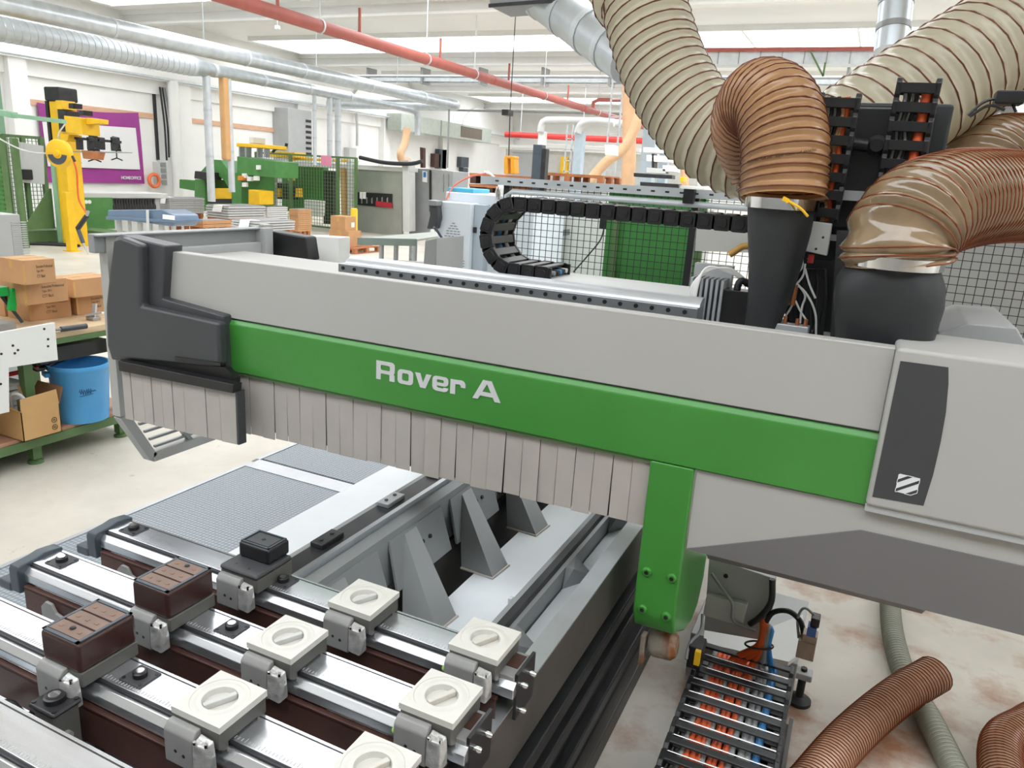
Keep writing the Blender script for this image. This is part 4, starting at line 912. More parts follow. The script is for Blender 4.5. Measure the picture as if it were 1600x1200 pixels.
# white drilled panels leaning at the left edge
wp = thing('drilled_panel', 'white drilled panel standing on edge before the bench', 'panel', (-4.7, 2.2, .45))
q = [(PX(x, y, -4.7).y, PX(x, y, -4.7).z) for x, y in ((-60, 530), (84, 504), (89, 562), (12, 574), (13, 643), (-60, 660))]
b_ = MB().prism(q, 'x', -4.712, -4.69).build('panel_board', white_paint, wp, smooth=False)
for (x, y) in ((69, 514), (75, 530), (75, 541), (20, 540), (23, 552), (2, 553), (28, 547), (1, 600)):
    p = PX(x, y, -4.69); MB().cyl((-4.69, p.y, p.z), (-4.688, p.y, p.z), .008, n=10).build('drill_hole', dark_metal, b_)
pr = thing('perforated_rail_pack', 'pack of punched white metal rails on the shelf behind open carton', 'metal rails', (-5.1, 2.95, .3))
for k in range(6): B(-5.2, -4.95, 2.62, 3.05, .32+k*.035, .345+k*.035).build('rail', white_paint, pr)
tag(MB().bar((-4.98, 2.75, .59), (-4.93, 3.1, .615), .03, .022).build('red_pliers', red_bright), 'red handled pliers lying above the rail pack', 'pliers')
# tools on the bench
c = PZ(118, 512, .895); hm = thing('screwdriver', 'grey handled tool lying across the bench front', 'tool', c)
MB().tube([c+Vector((-.02, -.09, 0)), c+Vector((0, .08, 0))], .018, 12).build('handle', char_plastic, hm)
MB().tube([c+Vector((-.02, -.09, 0)), c+Vector((-.05, -.19, 0))], .010, 8).build('shaft', steel, hm)
c = PZ(146, 500, .875); gz = thing('clamp_tool', 'small metal clamp standing on the bench beside the end cover', 'clamp', c)
MB().box(c.x-.04, c.x+.04, c.y-.03, c.y+.03, .875, .90).build('clamp_base', steel, gz, bevel=.003)
MB().bar((c.x, c.y, .87), (c.x-.01, c.y+.03, .99), .025, .02).bar((c.x-.03, c.y-.04, .91), (c.x+.04, c.y+.04, .93), .015, .015).build('clamp_arm', alu_matt, gz)
MB().tube(curve([(c.x+.03, c.y, .86), (c.x+.1, c.y+.02, .86), (c.x+.12, c.y+.05, .80)], 12)[0], .005, 6).build('cord', white_paint, gz)
# grey slotted cabinet, tray and green caliper at the left edge
sl = thing('slotted_cabinet', 'grey slotted metal cabinet cut off by the left edge, behind cartons', 'cabinet', (-6.4, 2.8, 0))
xk = -6.3; pr_ = PX(38, 400, xk); ptop = PX(20, 335, xk).z
B(xk-.5, xk, 1.0, pr_.y, 0, ptop).build('cabinet_body', mid_grey, sl, bevel=.006)
for k in range(34):
    z = .85+k*(ptop-.9)/34; B(xk-.02, xk+.004, pr_.y-.08, pr_.y+.045, z, z+.008).build('slot_fin', mid_grey, sl)
for k in range(10): z = .9+k*.045; B(xk, xk+.003, pr_.y-.62, pr_.y-.40, z, z+.02).build('slot', black_plastic, sl)
td = thing('tool_tray', 'dark grey tray stand at the left edge of the bench', 'tray', (-5.2, 2.75, .845))
q = PX(26, 512, -5.0); B(-5.3, -5.0, q.y-.5, q.y, .875, .93).build('tray', cabinet_grey, td, bevel=.004)
q2 = PX(15, 455, -5.1); B(-5.35, -5.1, q2.y-.5, q2.y, q2.z-.03, q2.z+.03).build('upper_tray', cabinet_grey, td, bevel=.004)
MB().bar((-5.15, q2.y-.03, q2.z-.03), (-5.1, q2.y+.06, .90), .025, .02).build('strut', slate_plastic, td)
MB().box(-5.24, -5.14, q.y-.3, q.y-.06, .895, .912).build('yellow_file', yellow_paint, td)
c = PX(20, 468, -5.05); tag(MB().cbox(c, .03, .05, .15, Matrix.Rotation(-.25, 3, 'X')).box(c.x-.015, c.x+.015, c.y-.12, c.y-.03, c.z+.03, c.z+.09).build('green_clip', mat('vivid_green', (30, 180, 80), .4), bevel=.005), 'bright green plastic clip hanging on the tray stand', 'clip')

# ================================================================== far left: cage, yellow manipulator, reel, banner
XW = XL
ban = thing('banner', 'purple banner with office chairs hanging on the white left wall', 'banner', (XW+.12, 16.3, 1.07))
q = [PX(x, y, XW+.1) for x, y in ((58, 160), (216, 176), (226, 287), (72, 285))]
n = 14; gr_ = MB(); vs_ = []; 
for j in range(7):
    for i in range(n+1):
        u_, v_ = i/n, j/6; p = q[0].lerp(q[1], u_).lerp(q[3].lerp(q[2], u_), v_)
        sag = .10*math.sin(math.pi*u_)*(1-v_); vs_.append((p.x+.03*math.sin(u_*19+v_*3)*(1-v_*.6), p.y, p.z-sag))
fs_ = [(j*(n+1)+i, j*(n+1)+i+1, (j+1)*(n+1)+i+1, (j+1)*(n+1)+i) for j in range(6) for i in range(n)]
vs2 = vs_+[(x-.012, y, z) for x, y, z in vs_]; N0 = len(vs_)
gr_.add(vs2, fs_+[tuple(N0+k for k in reversed(f)) for f in fs_]); cloth = gr_.build('banner_cloth', banner_purple, ban, ang=80)
q = [PX(x, y, XW+.15) for x, y in ((66, 190), (212, 200), (219, 265), (75, 260))]
MB().prism([(p.y, p.z) for p in q], 'x', XW+.14, XW+.15).build('picture_field', banner_white, ban, smooth=False)
p = PX(190, 280, XW+.16); p2 = PX(221, 280, XW+.16)
text_mesh('lettering', 'HOMEOFFICE', white_print, ban, (XW+.155, p.y, p.z), (0, 1, 0), (0, 0, 1), .10, p2.y-p.y, .003, bold=.01)
def office_chair(px, py, s, dark):
    c = PX(px, py, XW+.16); m_ = black_print if dark else board_edge; b_ = MB()
    b_.prism([(c.y+s*u, c.z+s*v) for u, v in ((-.3, .15), (.3, .15), (.26, .75), (-.2, .8))], 'x', XW+.152, XW+.158)
    b_.prism([(c.y+s*u, c.z+s*v) for u, v in ((-.34, .0), (.34, .0), (.3, .14), (-.3, .14))], 'x', XW+.152, XW+.158)
    b_.bar((XW+.155, c.y, c.z), (XW+.155, c.y, c.z-.4*s), .006, .07*s); b_.bar((XW+.155, c.y-.36*s, c.z-.5*s), (XW+.155, c.y, c.z-.38*s), .006, .06*s); b_.bar((XW+.155, c.y+.36*s, c.z-.5*s), (XW+.155, c.y, c.z-.38*s), .006, .06*s)
    b_.build('printed_chair', m_, ban, smooth=False)
office_chair(147, 236, .62, True); office_chair(182, 236, .55, True); office_chair(116, 238, .6, False)
for (a, b, lb) in ((33, 240, 'pale wooden strip on the left wall above the banner'), (288, 448, 'pale wooden strip on the left wall behind the ducts')):
    p0_, p1_ = PX(a, 157+(a-33)*.118, XW+.05), PX(b, 157+(b-33)*.118, XW+.05)
    tag(B(XW, XW+.05, p0_.y, p1_.y, 3.18, 3.34).build('wall_strip', wood_strip, smooth=False), lb, 'wooden strip', 'wooden strips on the left wall')
# mesh cage
def fence(name, label, p0, p1, z0, z1, posts, wire_m, post_m, cell, pw=.05, wr=.004, group=None, rails=(0, 1)):
    p0, p1 = Vector(p0), Vector(p1); d = p1-p0; L_ = d.length; t = thing(name, label, 'fence', (p0.x, p0.y, 0), group)
    w_ = MB(); nx = int(L_/cell); nz = int((z1-z0)/cell); dn = d.normalized(); s_ = dn.cross(Vector((0, 0, 1)))
    for i in range(nx+1): q = p0+dn*(i*cell); w_.bar((q.x, q.y, z0), (q.x, q.y, z1), wr, wr)
    for j in range(nz+1): w_.bar((p0.x, p0.y, z0+j*cell), (p1.x, p1.y, z0+j*cell), wr, wr)
    w_.build('wire_mesh', wire_m, t, smooth=False)
    for f in posts:
        q = p0+d*f; MB().bar((q.x, q.y, 0), (q.x, q.y, z1+.02), pw, pw).build('post', post_m, t, smooth=False)
    for k, z in enumerate((z0, z1)):
        if k in rails: MB().bar((p0.x, p0.y, z), (p1.x, p1.y, z), pw*.7, pw*.7).build('rail', post_m, t, smooth=False)
    return t
XC = -17.2
f0, f1 = PX(14, 300, XC), PX(72, 300, XC)
fence('mesh_cage', 'green mesh guard fence at far left before the purple banner', (XC, f0.y, 0), (XC, f1.y, 0), .1, 2.25, (0, .5, 1), mesh_green, fence_green, .09, .09, .012)
t = thing('green_gate', 'dark green slatted gate at the left picture edge', 'gate', (-16.0, 9.6, 0))
ga = PX(-30, 300, -16.0).y; gb_ = PX(8, 300, -16.0).y
MB().box(-16.03, -15.97, ga, gb_, 0, 2.15).build('gate_leaf', machine_green, t)
for k in range(22): B(-15.975, -15.955, ga, gb_, .1+k*.09, .15+k*.09).build('slat', machine_green, t)
for y in (gb_, gb_+.28): B(-16.05, -15.95, y-.05, y+.07, 0, 2.2).build('gate_post', fence_green, t)
cl_ = PX(6, 150, -17.5); t = tag(B(-17.8, -17.5, cl_.y-1.2, cl_.y-.05, 0, 4.2).build('green_pillar', pale_green, smooth=False), 'pale green steel pillar at the left edge beside the wall', 'pillar')
p = PX(42, 262, XC+.12); bx_ = thing('control_box', 'pale control box with a dark shovel-like grip on the mesh cage', 'control box', (XC+.1, p.y, 1.0))
q = [PX(x, y, XC+.2) for x, y in ((32, 222), (66, 228), (68, 288), (34, 285))]
MB().prism([(v.y, v.z) for v in q], 'x', XC-.02, XC+.25).build('box_body', light_grey, bx_, bevel=.01)
c = PX(41, 272, XC+.3); MB().box(XC+.25, XC+.32, c.y-.12, c.y+.14, c.z-.12, c.z+.1).build('grip', black_plastic, bx_, bevel=.02)
# yellow manipulator column
yb = PZ(112, 384, 0); YM = yb.y; XM = yb.x
ym = thing('manipulator', 'tall yellow lifting column with arm and dark gripper before the banner', 'manipulator', (XM, YM, 0))
MB().bar((XM-.0, YM+.1, .0), (XM-.0, YM+.1, 3.0), .36, .36).build('column', yellow_paint, ym, bevel=.01)
MB().box(XM-.26, XM+.2, YM-.12, YM+.32, 3.0, 3.28).build('drive_cap', dark_metal, ym, bevel=.03)
MB().box(XM-.28, XM-.2, YM-.1, YM+.2, .4, 3.0).build('cable_duct', dark_metal, ym)
def arm(pts, Y, m_, d=.3, nm='arm', bev=.01):
    q = [(PY(x, y, Y).x, PY(x, y, Y).z) for x, y in pts]; return MB().prism(q, 'y', Y-d/2, Y+d/2).build(nm, m_, ym, bevel=bev)
arm(((97, 158), (107, 158), (109, 172), (99, 172)), YM-.1, yellow_paint, .3, 'arm_bracket')
arm(((100, 172), (114, 174), (116, 207), (103, 206)), YM-.1, dark_metal, .3, 'slide')
arm(((114, 182), (141, 186), (143, 212), (117, 208)), YM-.2, yellow_paint, .4, 'arm_head')
arm(((141, 184), (163, 187), (163, 194), (141, 195)), YM-.2, yellow_paint, .2, 'arm_tip')
arm(((104, 210), (118, 211), (116, 221), (106, 221)), YM-.2, yellow_paint, .3, 'lower_bracket')
arm(((120, 214), (186, 220), (186, 224), (120, 218)), YM-.2, dark_metal, .12, 'gripper_beam', .004)
for x in (122, 139, 156, 176): arm(((x, 214), (x+4, 215), (x+5, 234), (x+1, 234)), YM-.2, dark_metal, .12, 'gripper_jaw')
arm(((132, 235), (160, 238), (157, 250), (135, 248)), YM-.2, pallet_wood, .15, 'gripper_pad')
for (x, y) in ((118, 166), (134, 177)): arm(((x-4, y-4), (x+4, y-4), (x+4, y+4), (x-4, y+4)), YM-.25, black_plastic, .2, 'sensor')
arm(((113, 236), (206, 238), (206, 239.5), (113, 238)), YM-.2, steel, .03, 'guide_rod', 0)
t = thing('guard_post', 'yellow guard post at the foot of the lifting column', 'post', (XM+.1, YM-.5, 0))
p = PY(112, 384, YM-.6); MB().bar((p.x, YM-.6, 0), (p.x, YM-.6, 1.2), .15, .15).build('post_body', yellow_paint, t, bevel=.01)
B(p.x-.12, p.x+.12, YM-.72, YM-.48, 0, .02).build('foot_plate', yellow_paint, t)
# pale green post with jib arm
p = PZ(97, 383, 0); jb_ = thing('jib_post', 'pale green post with gusset beside the yellow lifting column', 'post', p)
MB().box(p.x-.05, p.x+.05, p.y-.05, p.y+.05, 0, 2.1).build('post_body', pale_green, jb_)
MB().prism([(p.y-.7, .35), (p.y, .35), (p.y, 1.2), (p.y-.05, 1.2)], 'x', p.x-.2, p.x-.17).build('gusset', fence_green, jb_)
ja = thing('swing_jib', 'pale green swing jib reaching in from the left edge, holding the reel', 'jib arm', PY(0, 178, 8.0))
a_, b2, c3 = PY(-40, 168, 8.0), PY(22, 180, 8.0), PY(100, 190, 8.0)
MB().bar(a_, b2, .12, .09).build('inner_tube', pale_green, ja); MB().bar(b2-Vector((.1, 0, 0)), c3, .08, .06).build('outer_tube', pale_green, ja)
MB().bar((a_.x, 8.0, 0), (a_.x, 8.0, a_.z+.1), .16, .16).build('mast', pale_green, ja)
rl_ = thing('balancer_reel', 'round yellow spring balancer reel hanging from the jib arm', 'balancer', PY(93, 262, 8.0))
c = PY(93, 240, 8.0); rr_ = .215
MB().lathe([(.02, -.05), (rr_*.9, -.05), (rr_, -.03), (rr_, .03), (rr_*.9, .05), (.02, .05)], c, 32, (.3, -1, 0)).build('reel_drum', yellow_paint, rl_)
nv = Vector((.3, -1, 0)).normalized(); MB().lathe([(.055, 0), (.045, .025), (.015, .03)], c+nv*.05, 18, nv).build('reel_hub', yellow_paint, rl_)
sd_ = Vector((1, .3, 0)).normalized(); uu = Vector((0, 0, 1)); fan = [c+nv*.052+(sd_*math.cos(R(a))+uu*math.sin(R(a)))*rr_*.78 for a in range(188, 354, 15)]+[c+nv*.052+(sd_*math.cos(R(a))+uu*math.sin(R(a)))*rr_*.36 for a in range(353, 187, -20)]
MB().add(fan+[v-nv*.003 for v in fan], [tuple(range(len(fan))), tuple(range(2*len(fan)-1, len(fan)-1, -1))]).build('reel_label', slate_plastic, rl_, smooth=False)
MB().tube(curve([c+Vector((0, 0, .2)), c+Vector((.03, 0, .3)), PY(102, 193, 8.0)], 10)[0], .012, 8).build('hook', chrome, rl_)
MB().tube(curve([PY(-20, 205, 8.0), PY(20, 228, 8.0), PY(50, 238, 8.0), PY(80, 240, 7.95)], 20)[0], .012, 8).build('air_line', light_grey, rl_)
MB().tube(curve([PY(114, 248, 8.0), PY(120, 270, 8.0), PY(123, 310, 8.0), PY(135, 333, 8.0)], 20)[0], .014, 8).build('orange_line', orange_cable, rl_)
MB().cyl(PY(113, 244, 8.0), PY(117, 252, 8.0), .02, n=10).build('line_guide', black_plastic, rl_)
sdv = thing('pneumatic_driver', 'black pneumatic screwdriver hanging on the orange line', 'power tool', PY(134, 395, 8.0))
MB().bar(PY(136, 337, 8.0), PY(121, 358, 8.0), .06, .06).build('grip', black_plastic, sdv, bevel=.012)
MB().bar(PY(121, 355, 8.0), PY(130, 380, 8.0), .05, .05).build('motor', slate_plastic, sdv, bevel=.01)
MB().tube([PY(130, 380, 8.0), PY(138, 398, 8.0)], [.016, .006], 8).build('bit', steel, sdv)
MB().cyl(PY(138, 330, 8.0), PY(135, 338, 8.0), .022, n=10).build('fitting', steel, sdv)
# ================================================================== stacks of boards, pallets, cases on the hall floor
def pallet(x0, x1, y0, y1, z0, label, name='pallet'):
    t = thing(name, label, 'pallet', ((x0+x1)/2, (y0+y1)/2, z0), 'wooden pallets')
    for k in range(5): x = x0+(x1-x0)*(k+.5)/5; w_ = (x1-x0)/5*.72; B(x-w_/2, x+w_/2, y0, y1, z0+.122, z0+.144).build('deck_board', pallet_wood, t)
    for k in range(3):
        y = y0+(y1-y0)*k/2*.9+.0; B(x0, x1, y, y+(y1-y0)*.1, z0+.1, z0+.122).build('cross_board', pallet_wood, t)
        for j in range(3): x = x0+(x1-x0-.1)*j/2; B(x, x+.1, y, y+(y1-y0)*.1, z0+.022, z0+.1).build('block', pallet_wood, t)
    for j in range(3): x = x0+(x1-x0-.1)*j/2; B(x, x+.1, y0, y1, z0, z0+.022).build('runner', pallet_wood, t)
    return t
ORD = ['topmost', 'second from top', 'third from top', 'fourth from top', 'fifth from top', 'sixth from top', 'seventh from top', 'eighth from top', 'ninth from top', 'tenth from top', 'eleventh from top']
def stack(corner, z, right, left, top, n, label, group, m=board_grey, note=True, gap=.35):
    c = PZ(*corner, z); ly = max(.3, PX(right, corner[1], c.x).y-c.y); lx = max(.3, c.x-PY(left, corner[1], c.y).x); th = (PY(corner[0], top, c.y).z-z)/n
    me = MB().box(-lx, 0, 0, ly, 0, th*(1-gap)).mesh('board', m, smooth=False); ml = MB().box(-lx+.03, -.03, .03, ly-.03, 0, th*gap).mesh('spacer', board_edge, smooth=False)
    for k in range(n):
        o = bpy.data.objects.new('board', me); COL.objects.link(o); random.seed(k*7+int(corner[0])); o.location = (c.x+random.uniform(-.012, .012), c.y+random.uniform(-.012, .012), z+k*th); tag(o, '%s %s' % (ORD[n-1-k], label), 'board', group)
        inst('spacer_layer', ml, o, (0, 0, th*(1-gap)))
    s_ = thing('timber_trestle', 'timber trestle carrying the %s' % group, 'trestle', (c.x-lx/2, c.y+ly/2, 0), 'timber trestles under the board stacks')
    for k in range(3): y = c.y+.05+(ly-.2)*k/2; MB().box(c.x-lx, c.x, y, y+.1, z-.12, z).box(c.x-lx+.03, c.x-lx+.13, y, y+.1, 0, z-.12).box(c.x-.13, c.x-.03, y, y+.1, 0, z-.12).build('bearer', pallet_wood, s_)
    if note:
        tp = z+n*th; s_ = thing('paper_note', 'white paper note on the %s' % group, 'paper', (c.x, c.y, tp)); w_ = lx*.4
        MB().box(c.x-lx*.6, c.x-lx*.6+w_, c.y-.01, c.y+.25, tp, tp+.004).hull([(c.x-lx*.6, c.y-.02, tp+.004), (c.x-lx*.6+w_, c.y-.02, tp+.004), (c.x-lx*.65, c.y-.05, tp-.17), (c.x-lx*.65+w_, c.y-.05, tp-.17), (c.x-lx*.6, c.y-.024, tp), (c.x-lx*.65+w_, c.y-.054, tp-.17)]).build('sheet', paper, s_, smooth=False)
stack((266, 334), .5, 320, 247, 309, 9, 'grey board in the tall spaced stack beside the blue case', 'tall spaced stack of grey boards')
stack((357, 342), .5, 415, 322, 322, 5, 'grey board in the broad stack in front of the green press', 'broad stack of grey boards')
stack((400, 362), .75, 461, 362, 346, 4, 'grey board in the low stack right behind the gantry end', 'low stack of grey boards')
stack((233, 331), .5, 246, 226, 309, 9, 'grey board in the half hidden stack left of the tall stack', 'half hidden stack of boards', note=False)
stack((418, 345), .35, 450, 402, 323, 7, 'pale board in the stack behind the low grey stack', 'pale stack of boards', m=white_paint, note=False)
stack((466, 362), .3, 487, 461, 327, 11, 'brown board in the narrow stack left of the two cartons', 'narrow stack of brown boards', m=cardboard, note=False, gap=.12)
stack((318, 356), .4, 362, 296, 345, 2, 'brown packing board on the low heap beside the blue case', 'low heap of packing boards', m=cardboard, note=False, gap=.1)
# blue case on a stand
bc = thing('blue_case', 'long blue-grey plastic case with rounded lid on a stand', 'case', PZ(225, 380, 0))
Yc = 9.0; q = [(PY(x, y, Yc).x, PY(x, y, Yc).z) for x, y in ((168, 341), (168, 328), (252, 327), (272, 336), (275, 346), (268, 354))]
MB().prism(q, 'y', Yc, Yc+.5).build('case_lid', case_blue, bc, bevel=.02, seg=3)
q = [(PY(x, y, Yc-.02).x, PY(x, y, Yc-.02).z) for x, y in ((166, 338), (275, 344), (275, 348), (166, 343))]
MB().prism(q, 'y', Yc-.03, Yc+.53).build('case_rim', case_blue, bc, bevel=.006)
q = [(PY(x, y, Yc-.04).x, PY(x, y, Yc-.04).z) for x, y in ((228, 328), (232, 328), (233, 362), (229, 362))]
MB().prism(q, 'y', Yc-.04, Yc-.03).build('strap', light_grey, bc)
q = [(PY(x, y, Yc-.04).x, PY(x, y, Yc-.04).z) for x, y in ((254, 335), (272, 337), (272, 344), (254, 342))]
MB().prism(q, 'y', Yc-.04, Yc-.025).build('case_label', paper, bc)
x0_, x1_ = PY(172, 360, Yc).x, PY(262, 360, Yc).x
for k in range(6): x = x0_+.05+(x1_-x0_-.1)*k/5; MB().cyl((x, Yc+.15, 0), (x, Yc+.15, PY(200, 346, Yc).z), .03 if k % 2 else .045, n=12).build('stand_tube', light_grey, bc)
# low machine bed at the far left (green table with row of springs)
lt = thing('infeed_table', 'long grey infeed table with springs and green beam below the banner', 'infeed table', PX(200, 330, -17.0))
XT = -17.0; ya, yb_ = PX(118, 300, XT).y, PX(262, 300, XT).y; zt_ = PX(190, 302, XT).z
B(XT-.8, XT, ya, yb_, zt_-.12, zt_).build('table_top', light_grey, lt, bevel=.01)
B(XT-.02, XT+.08, ya, PX(173, 310, XT).y, zt_-.85, zt_-.1).build('green_beam', machine_green, lt, bevel=.01)
for k in range(5): p = PX(118+k*5.2, 304, XT+.09); MB().cyl((XT+.02, p.y, zt_-.2), (XT+.1, p.y, zt_-.2), .045, n=12).build('beam_hole', wall_white, lt)
for k in range(16): p = PX(174+k*4.2, 305, XT); MB().lathe([(.05, 0), (.06, .1), (.03, .2), (.05, .3)], (XT+.05, p.y, zt_-.42), 10).build('spring_roller', dark_metal, lt)
for y in (ya+.4, yb_-.5): B(XT-.6, XT-.1, y, y+.3, 0, zt_-.12).build('table_leg', mid_grey, lt)
B(XT-.3, XT-.05, ya, yb_, zt_-1.1, zt_-.55).build('side_sheet', light_grey, lt)
pl_ = PZ(120, 368, .0)
pallet(-15.6, -14.3, 12.4, 14.6, .0, 'wooden pallet behind the yellow guard post')
t = thing('green_platform', 'low green steel platform with black cables beside the guard post', 'platform', (-15.9, 10.6, 0))
q = [PZ(x, y, .25) for x, y in ((60, 358), (110, 352), (175, 362), (110, 372))]
B(-17.3, -14.6, 11.75, 12.3, .0, .28).build('platform_body', fence_green, t, bevel=.01)
B(-17.2, -16.4, 10.4, 11.5, .0, .30).build('step', fence_green, t, bevel=.01)
for k in range(3): MB().tube(curve([(-17.5, 9.6+.3*k, .03), (-16.8, 9.9+.3*k, .03), (-16.2, 10.6+.2*k, .03), (-15.6, 11.0, .03)], 18)[0], .03, 8).build('cable', black_rubber, t)
tag(B(-14.2, -12.9, 11.4, 12.1, .0, .02).build('white_board', white_paint), 'white board lying on the floor right of the guard post', 'board')
# ================================================================== green press with yellow head
gp = thing('green_press', 'green press with yellow top bar and C-shaped frame at far left', 'press', PX(340, 330, -18))
YP = 17.4
def pan(pts, Y, d, m_, par, nm, bev=.02):
    q = [(PY(x, y, Y).x, PY(x, y, Y).z) for x, y in pts]; return MB().prism(q, 'y', Y, Y+d).build(nm, m_, par, bevel=bev)
pan(((304, 280), (320, 280), (321, 330), (303, 330)), YP, 1.2, machine_green, gp, 'left_column')
pan(((313, 268), (331, 249), (345, 250), (361, 272), (360, 300), (350, 282), (336, 271), (320, 273), (312, 285)), YP+.2, .8, machine_green, gp, 'c_frame')
pan(((361, 270), (378, 270), (377, 335), (362, 335)), YP, 1.4, machine_green, gp, 'right_column')
pan(((370, 244), (430, 252), (430, 278), (370, 272)), YP, 1.0, machine_green, gp, 'cross_head')
pan(((369, 223), (415, 226), (415, 232), (369, 229)), YP, .9, yellow_paint, gp, 'top_bar')
for x in (373, 383, 401, 412): pan(((x, 229), (x+2.2, 229), (x+2.2, 246), (x, 246)), YP+.3, .2, steel, gp, 'guide_pillar', 0)
pan(((389, 214), (396, 214), (396, 224), (389, 224)), YP+.2, .5, light_grey, gp, 'cylinder')
pan(((330, 294), (362, 294), (362, 311), (330, 311)), YP+.1, 1.2, yellow_paint, gp, 'press_table')
pan(((328, 311), (362, 311), (362, 318), (328, 318)), YP+.1, 1.2, black_plastic, gp, 'table_gap', 0)
pan(((388, 296), (405, 298), (405, 320), (388, 320)), YP-.2, .6, yellow_paint, gp, 'motor_guard')
pan(((371, 275), (379, 275), (379, 282), (371, 282)), YP-.1, .2, mat('amber', (230, 140, 40), .4), gp, 'stop_button')
for (x, y) in ((378, 271), (386, 276), (396, 275), (378, 285), (400, 258)): pan(((x, y), (x+6, y), (x+6, y+7), (x, y+7)), YP-.05, .1, white_paint, gp, 'white_plate', 0)
pan(((304, 267), (322, 269), (322, 281), (303, 279)), YP-.3, .6, dark_metal, gp, 'motor')
pan(((280, 280), (303, 282), (303, 298), (280, 294)), YP+1, .3, machine_green, gp, 'side_beam')
# fenced cell with beige frame and stainless front
YFn = 20.0
xa_, xb_ = PY(402, 300, YFn).x, PY(556, 300, YFn).x
fence('cell_fence', 'green mesh safety fence in front of the press cell', (xa_, YFn, 0), (xb_, YFn, 0), .1, PY(480, 243, YFn).z, (0, .355, .83, 1), mesh_green, fence_green, .11, .08, .011)
p = PY(508, 252, YFn-.1); tag(B(PY(500, 252, YFn-.1).x, PY(516, 252, YFn-.1).x, YFn-.06, YFn-.045, PY(508, 259, YFn).z, PY(508, 243, YFn).z).build('pink_sign', pink_paper), 'pink paper sign on the green safety fence', 'sign')
cell = thing('press_cell', 'beige framed press cell with stainless steel front panel', 'machine', PY(560, 355, 20.8))
YCe = 20.6
pan(((408, 249), (640, 262), (640, 269), (408, 257)), YCe, .5, light_grey, cell, 'top_frame')
for (l, r_) in ((412, 420), (541, 549), (628, 638)): pan(((l, 250), (r_, 250), (r_+1, 362), (l+1, 362)), YCe-.05, .4, light_grey, cell, 'frame_post')
pan(((406, 254), (412, 254), (412, 330), (406, 330)), YCe-.1, .3, cardboard, cell, 'wood_post', 0)
pan(((531, 262), (537, 262), (540, 362), (534, 362)), YCe-.1, .2, tan_pvc, cell, 'tan_post', 0)
fp = pan(((556, 264), (628, 268), (628, 366), (556, 366)), YCe+.1, .1, stainless, cell, 'stainless_front', .01)
pan(((557, 300), (612, 303), (612, 325), (557, 320)), YCe+.06, .06, black_plastic, fp, 'viewing_slot', 0)
pan(((587, 314), (612, 317), (612, 325), (587, 322)), YCe+.03, .03, red_block, fp, 'red_block', 0)
for x in (562, 567): pan(((x, 300), (x+4, 300), (x+4, 311), (x, 310)), YCe+.03, .03, white_paint, fp, 'white_tag', 0)
for k in range(12): pan(((560+k*4, 308+(k % 3)), (562+k*4, 308), (562+k*4, 318), (560+k*4, 318)), YCe+.045, .02, steel if k % 2 else dark_metal, fp, 'tool_part', 0)
pan(((440, 256), (505, 260), (505, 330), (440, 330)), YCe+1.0, .3, booth_green, cell, 'green_backing')
pan(((505, 266), (521, 267), (521, 350), (505, 350)), YCe+.2, .3, dark_metal, cell, 'grille_panel')
pan(((450, 240), (454, 240), (455, 282), (450, 282)), YCe+.3, .2, yellow_paint, cell, 'yellow_slide', 0)
pan(((420, 236), (460, 238), (460, 246), (420, 245)), YCe+.3, .6, yellow_paint, cell, 'yellow_head')
MB().tube(curve([PY(426, 238, YCe), PY(432, 232, YCe), PY(445, 232, YCe), PY(448, 224, YCe)], 12)[0], .05, 8).build('hose_loop', black_rubber, cell)
pan(((460, 246), (552, 250), (552, 254), (460, 250)), YCe+.6, .3, yellow_paint, cell, 'yellow_beam', 0)
pan(((430, 285), (455, 290), (455, 312), (425, 310)), YCe+.4, .4, dark_metal, cell, 'tool_head')
for (x, y) in ((433, 300), (462, 300)): pan(((x, y-6), (x+4, y-6), (x+5, y+8), (x-1, y+8)), YCe+.3, .2, yellow_paint, cell, 'cone', 0)
pan(((475, 312), (500, 314), (498, 338), (476, 336)), YFn+.1, .3, white_paint, cell, 'control_box')
MB().tube(curve([PY(562, 246, YCe-.2), PY(600, 254, YCe-.2), PY(640, 256, YCe-.2), PY(660, 252, YCe-.2)], 20)[0], .06, 8).build('black_hose', black_rubber, cell)
pan(((656, 230), (661, 231), (661, 262), (657, 262)), YCe, .15, rust_brown, cell, 'brown_pole', 0)
# grey switch cabinet
sw = thing('switch_cabinet', 'tall grey steel switch cabinet with two doors right of stainless front', 'cabinet', PY(672, 358, 21.2))
pan(((639, 263), (672, 264), (672, 366), (639, 366)), 21.2, 1.0, cabinet_grey, sw, 'left_door', .01)
pan(((673, 264), (708, 268), (706, 366), (673, 366)), 21.2, 1.0, mat('cabinet_side', (166, 168, 168), .4, .2), sw, 'right_door', .01)
pan(((670.5, 266), (673, 266), (673, 330), (670.5, 330)), 21.15, .1, black_plastic, sw, 'door_gap', 0)
pan(((660, 267), (667, 268), (667, 285), (660, 284)), 21.16, .03, paper, sw, 'data_plate', 0)
pan(((661.5, 269), (665, 269), (665, 277), (661.5, 277)), 21.13, .03, blue_cable, sw, 'blue_mark', 0)
for x in (692, 700): pan(((x, 272), (x+1, 272), (x+1, 300), (x, 300)), 21.17, .04, steel, sw, 'door_bar', 0)
